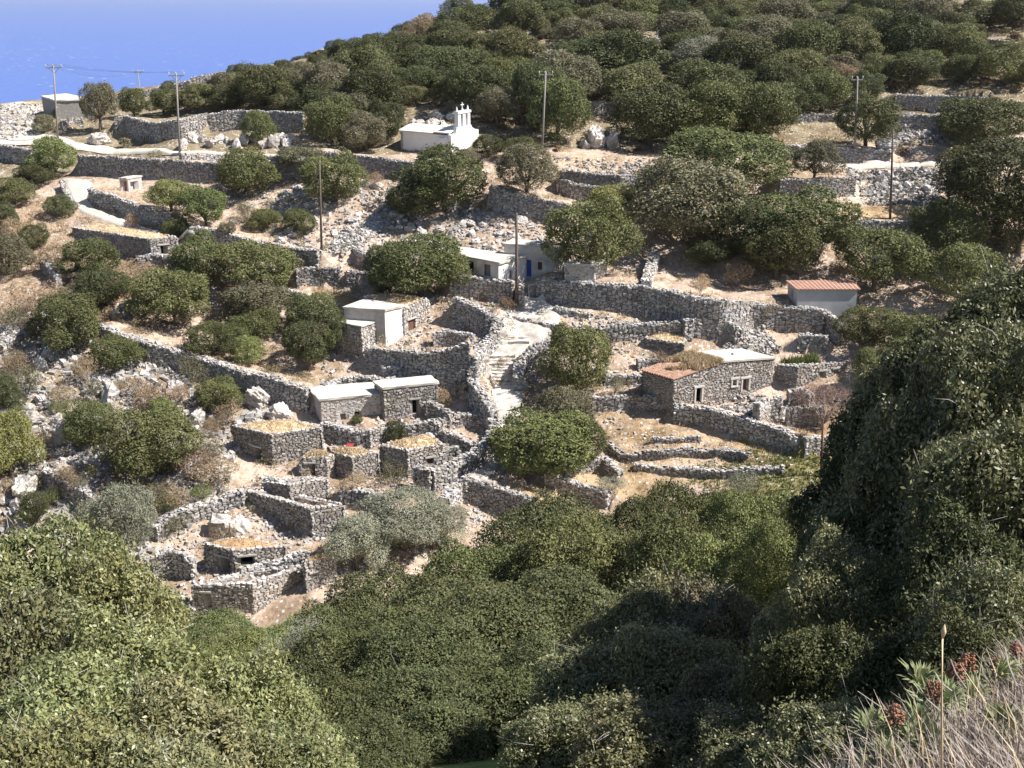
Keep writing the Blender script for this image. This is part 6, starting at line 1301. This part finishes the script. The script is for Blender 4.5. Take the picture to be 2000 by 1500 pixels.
# bare bank beside the viewer
def bank():
    xs = np.arange(-.4, 4.6, .07); ys = np.arange(-.6, 6.0, .07); X, Y = np.meshgrid(xs, ys)
    e0 = np.array([1.0, 2.44]); ed = unit(np.array([1.0, 1.13])); nn = np.array([ed[1], -ed[0]])
    e = (X - e0[0]) * nn[0] + (Y - e0[1]) * nn[1] + .10 * fbm(X * 1.6, Y * 1.6, 3)
    Z = np.where(Y > 1.3, -1.10 - .385 * Y, -1.60 + 0 * Y) + .10 * fbm(X * 2.2, Y * 2.2, 8) - np.where(e < 0, 1.5 * e ** 2 + 1.1 * -e, 0) + .05 * np.clip(e, 0, 1)
    idx = np.arange(X.size).reshape(X.shape); F = np.stack([idx[:-1, :-1], idx[:-1, 1:], idx[1:, 1:], idx[1:, :-1]], -1).reshape(-1, 4)
    o = link('grass_bank', mesh_np('grass_bank', np.stack([X, Y, Z], -1), F, simple('bank_soil', (.20, .16, .13), .35, 6.0), smooth=True)); o['kind'] = 'structure'; o['label'] = 'dry soil bank at the edge of the near slope'
    def hb(x, y):
        i = np.clip(((x - xs[0]) / .07).astype(int), 0, len(xs) - 1); j = np.clip(((y - ys[0]) / .07).astype(int), 0, len(ys) - 1); return Z[j, i]
    def ed_(x, y): return (x - e0[0]) * nn[0] + (y - e0[1]) * nn[1]
    def blades(name, label, n, hgt, wid, mat, seed, lean, emin):
        r = np.random.default_rng(seed); x = r.uniform(.6, 3.2, n * 3); y = r.uniform(1.9, 4.6, n * 3); k = (ed_(x, y) > emin) & (ed_(x, y) < 2.0); x, y = x[k][:n], y[k][:n]; n = len(x)
        B = np.c_[x, y, hb(x, y) - .02]; hh = hgt * (.4 + .9 * r.random(n)); a = r.random(n) * 6.28; la = r.normal(size=n) * .9 + 2.6; ln = lean * hh * r.random(n)
        t = np.stack([np.cos(a), np.sin(a), 0 * a], 1) * (wid * (.6 + .8 * r.random(n)))[:, None]; d = np.stack([np.cos(la) * ln, np.sin(la) * ln, hh], 1)
        m1 = B + d * [.35, .35, .55]; tp = B + d
        V = np.stack([B - t / 2, B + t / 2, m1 + t * .4, m1 - t * .4, tp + t * .08, tp - t * .08], 1).reshape(-1, 3); b = np.arange(n)[:, None] * 6
        F = np.concatenate([b + [0, 1, 2, 3], b + [3, 2, 4, 5]]); o = link(name, mesh_np(name, V, F, mat)); o['kind'] = 'stuff'; tag(o, label, 'grass')
    blades('thorn_mat', 'grey purple dead thorn cushion carpeting the near bank', 22000, .085, .0034, M['greygrass'], 61, 1.4, -.12)
    blades('dry_grass', 'tall straw coloured dry grass blades on the near bank', 1300, .17, .0038, M['straw'], 62, .7, 0.02)
    r = np.random.default_rng(63)
    def spot(px, py, D): return at(px, py, D)
    # spurge plants: narrow leaf rosettes and reddish seed heads
    V = []; F = []
    for i in range(46):
        a = i * 2.4; el = .15 + 1.1 * (i / 46); d = np.array([math.cos(a) * math.cos(el), math.sin(a) * math.cos(el), math.sin(el)]); s = unit(np.cross(d, [0, 0, 1.0])); L = .075 * (.8 + .4 * r.random()); p = d * .012
        k = len(V); m = p + d * L * .55 + [0, 0, .006]; tip = p + d * L - [0, 0, .008]; V += [p - s * .002, p + s * .002, m + s * .0045, tip, m - s * .0045]; F += [(k, k + 1, k + 2, k + 4), (k + 4, k + 2, k + 3, k + 3)]
    Fq = [f for f in F if len(set(f)) == 4]; me = bpy.data.meshes.new('leaf_rosette'); me.from_pydata([tuple(v) for v in V], [], [tuple(dict.fromkeys(f)) for f in F]); me.update(); me.materials.append(M['spurge'])
    a_ = me.attributes.new('Col', 'FLOAT_COLOR', 'POINT'); a_.data.foreach_set('color', np.ones(len(V) * 4, np.float32))
    mb = MB(); v0, f0 = ICO1
    for i in range(90):
        d = unit(r.normal(size=3) + [0, 0, .5]); c = d * .045 * (.6 + .5 * r.random()) + [0, 0, .03]; q = v0 * .0065; mb.add(q + c, np.hstack([f0, f0[:, -1:]])); 
    hd = mb.mesh('seed_head', M['seed'], True, (1, 1, 1)); st = MB(); st.tube([(0, 0, -.16), (.008, 0, -.06), (0, 0, .03)], [.005, .004, .003], 5)
    for i in range(14):
        d = unit(r.normal(size=3) + [0, 0, .6]); st.tube([(0, 0, 0), d * .05 + [0, 0, .02]], [.0022, .0015], 4)
    sm = st.mesh('stem', M['bark'])
    gs = 'spurge plants on the near bank'
    for (px, py, D, ros, head) in [(1746,1420,3.05,3,1),(1730,1478,2.95,2,0),(1780,1466,3.0,2,0),(1800,1438,3.05,2,0),(1824,1372,3.3,1,1),(1864,1332,3.45,2,1),(1890,1312,3.6,2,1),(1950,1318,3.8,1,1),(1986,1292,4.0,1,1),(1990,1396,3.2,2,0)]:
        p = spot(px, py - 6, D); g = float(hb(np.array([p[0]]), np.array([p[1]]))[0]); e = thing('spurge', (p[0], p[1], min(g, p[2] - .1)), 'spurge clump with narrow pale leaves' + (' and a rusty red seed head' if head else ' and no seed head') + ' on the near bank', 'plant', gs + (' with seed heads' if head else ''))
        top = np.array([0, 0, p[2] - min(g, p[2] - .1)])
        m = MB(); m.tube([(0, 0, -.03), top * .6 + [.01, 0, 0], top], [.007, .006, .004], 5); m.build('stalk', M['bark'], e)
        for i in range(ros + 1): link('leaf_rosette', me, e, top * .9 + np.array([.05 * r.normal(), .04 * r.normal(), -.03 - .02 * i]), (.4 * r.normal(), .4 * r.normal(), r.random() * 6.28), (1.05, 1.05, 1.05))
        if head:
            link('seed_head', hd, e, top, (.2 * r.normal(), .2 * r.normal(), r.random() * 6), (.66, .66, .72)); link('stem', sm, e, top)
    p0, p1 = spot(1856, 1497, 2.7), spot(1841, 1246, 2.75); e = thing('dry_stalk', p0, 'single tall straw stalk with seed tip rising from the near bank', 'plant')
    mid = (p1 - p0) * .5 + [-.012, 0, 0]; m = MB(); m.tube([np.array([0, 0, -.15]), mid, p1 - p0], [.0036, .0030, .0024], 6); m.build('stalk', M['straw'], e, True)
    q = p1 - p0; m = MB(); m.tube([q, q + [0, 0, .02], q + [0, 0, .04]], [.003, .007, .001], 6); m.build('seed_tip', M['straw'], e, True)
    for i, (a, b, c, d) in enumerate([(1790,1415,1675,1350),(1780,1400,1755,1355),(1850,1340,1825,1312),(1830,1380,1795,1340),(1925,1320,1917,1297),(1880,1330,1857,1288),(1980,1320,1962,1262)]):
        q0, q1 = spot(a, b, 3.1), spot(c, d, 3.05 + .03 * i); t = thing('dry_twig', q0, 'bare dark twig leaning out over the near bank edge', 'twig', 'bare twigs on the near bank edge'); m = MB(); m.tube([-(q1 - q0) * .35, (q1 - q0) * .5 - [0, 0, .012], q1 - q0], [.003, .0022, .0012], 5); m.build('shoot', M['greygrass'], t)
bank()

# ------------------------------------------------------------------ thin sea haze
def haze():
    m = bpy.data.materials.new('haze_air'); m.use_nodes = True; n = m.node_tree.nodes; n.clear(); o = n.new('ShaderNodeOutputMaterial'); v = n.new('ShaderNodeVolumePrincipled')
    v.inputs['Color'].default_value = (.86, .9, 1, 1); v.inputs['Density'].default_value = 0.00004; v.inputs['Anisotropy'].default_value = 0.2
    m.node_tree.links.new(v.outputs[0], o.inputs['Volume'])
    mb = MB(); mb.hexa([(-31000, -3100, -151), (31000, -3100, -151), (31000, 41000, -151), (-31000, 41000, -151)], [(-31000, -3100, 45), (31000, -3100, 45), (31000, 41000, 45), (-31000, 41000, 45)])
    b = mb.build('haze', m); b['kind'] = 'stuff'; tag(b, 'thin pale haze hanging over the sea', 'haze')
haze()
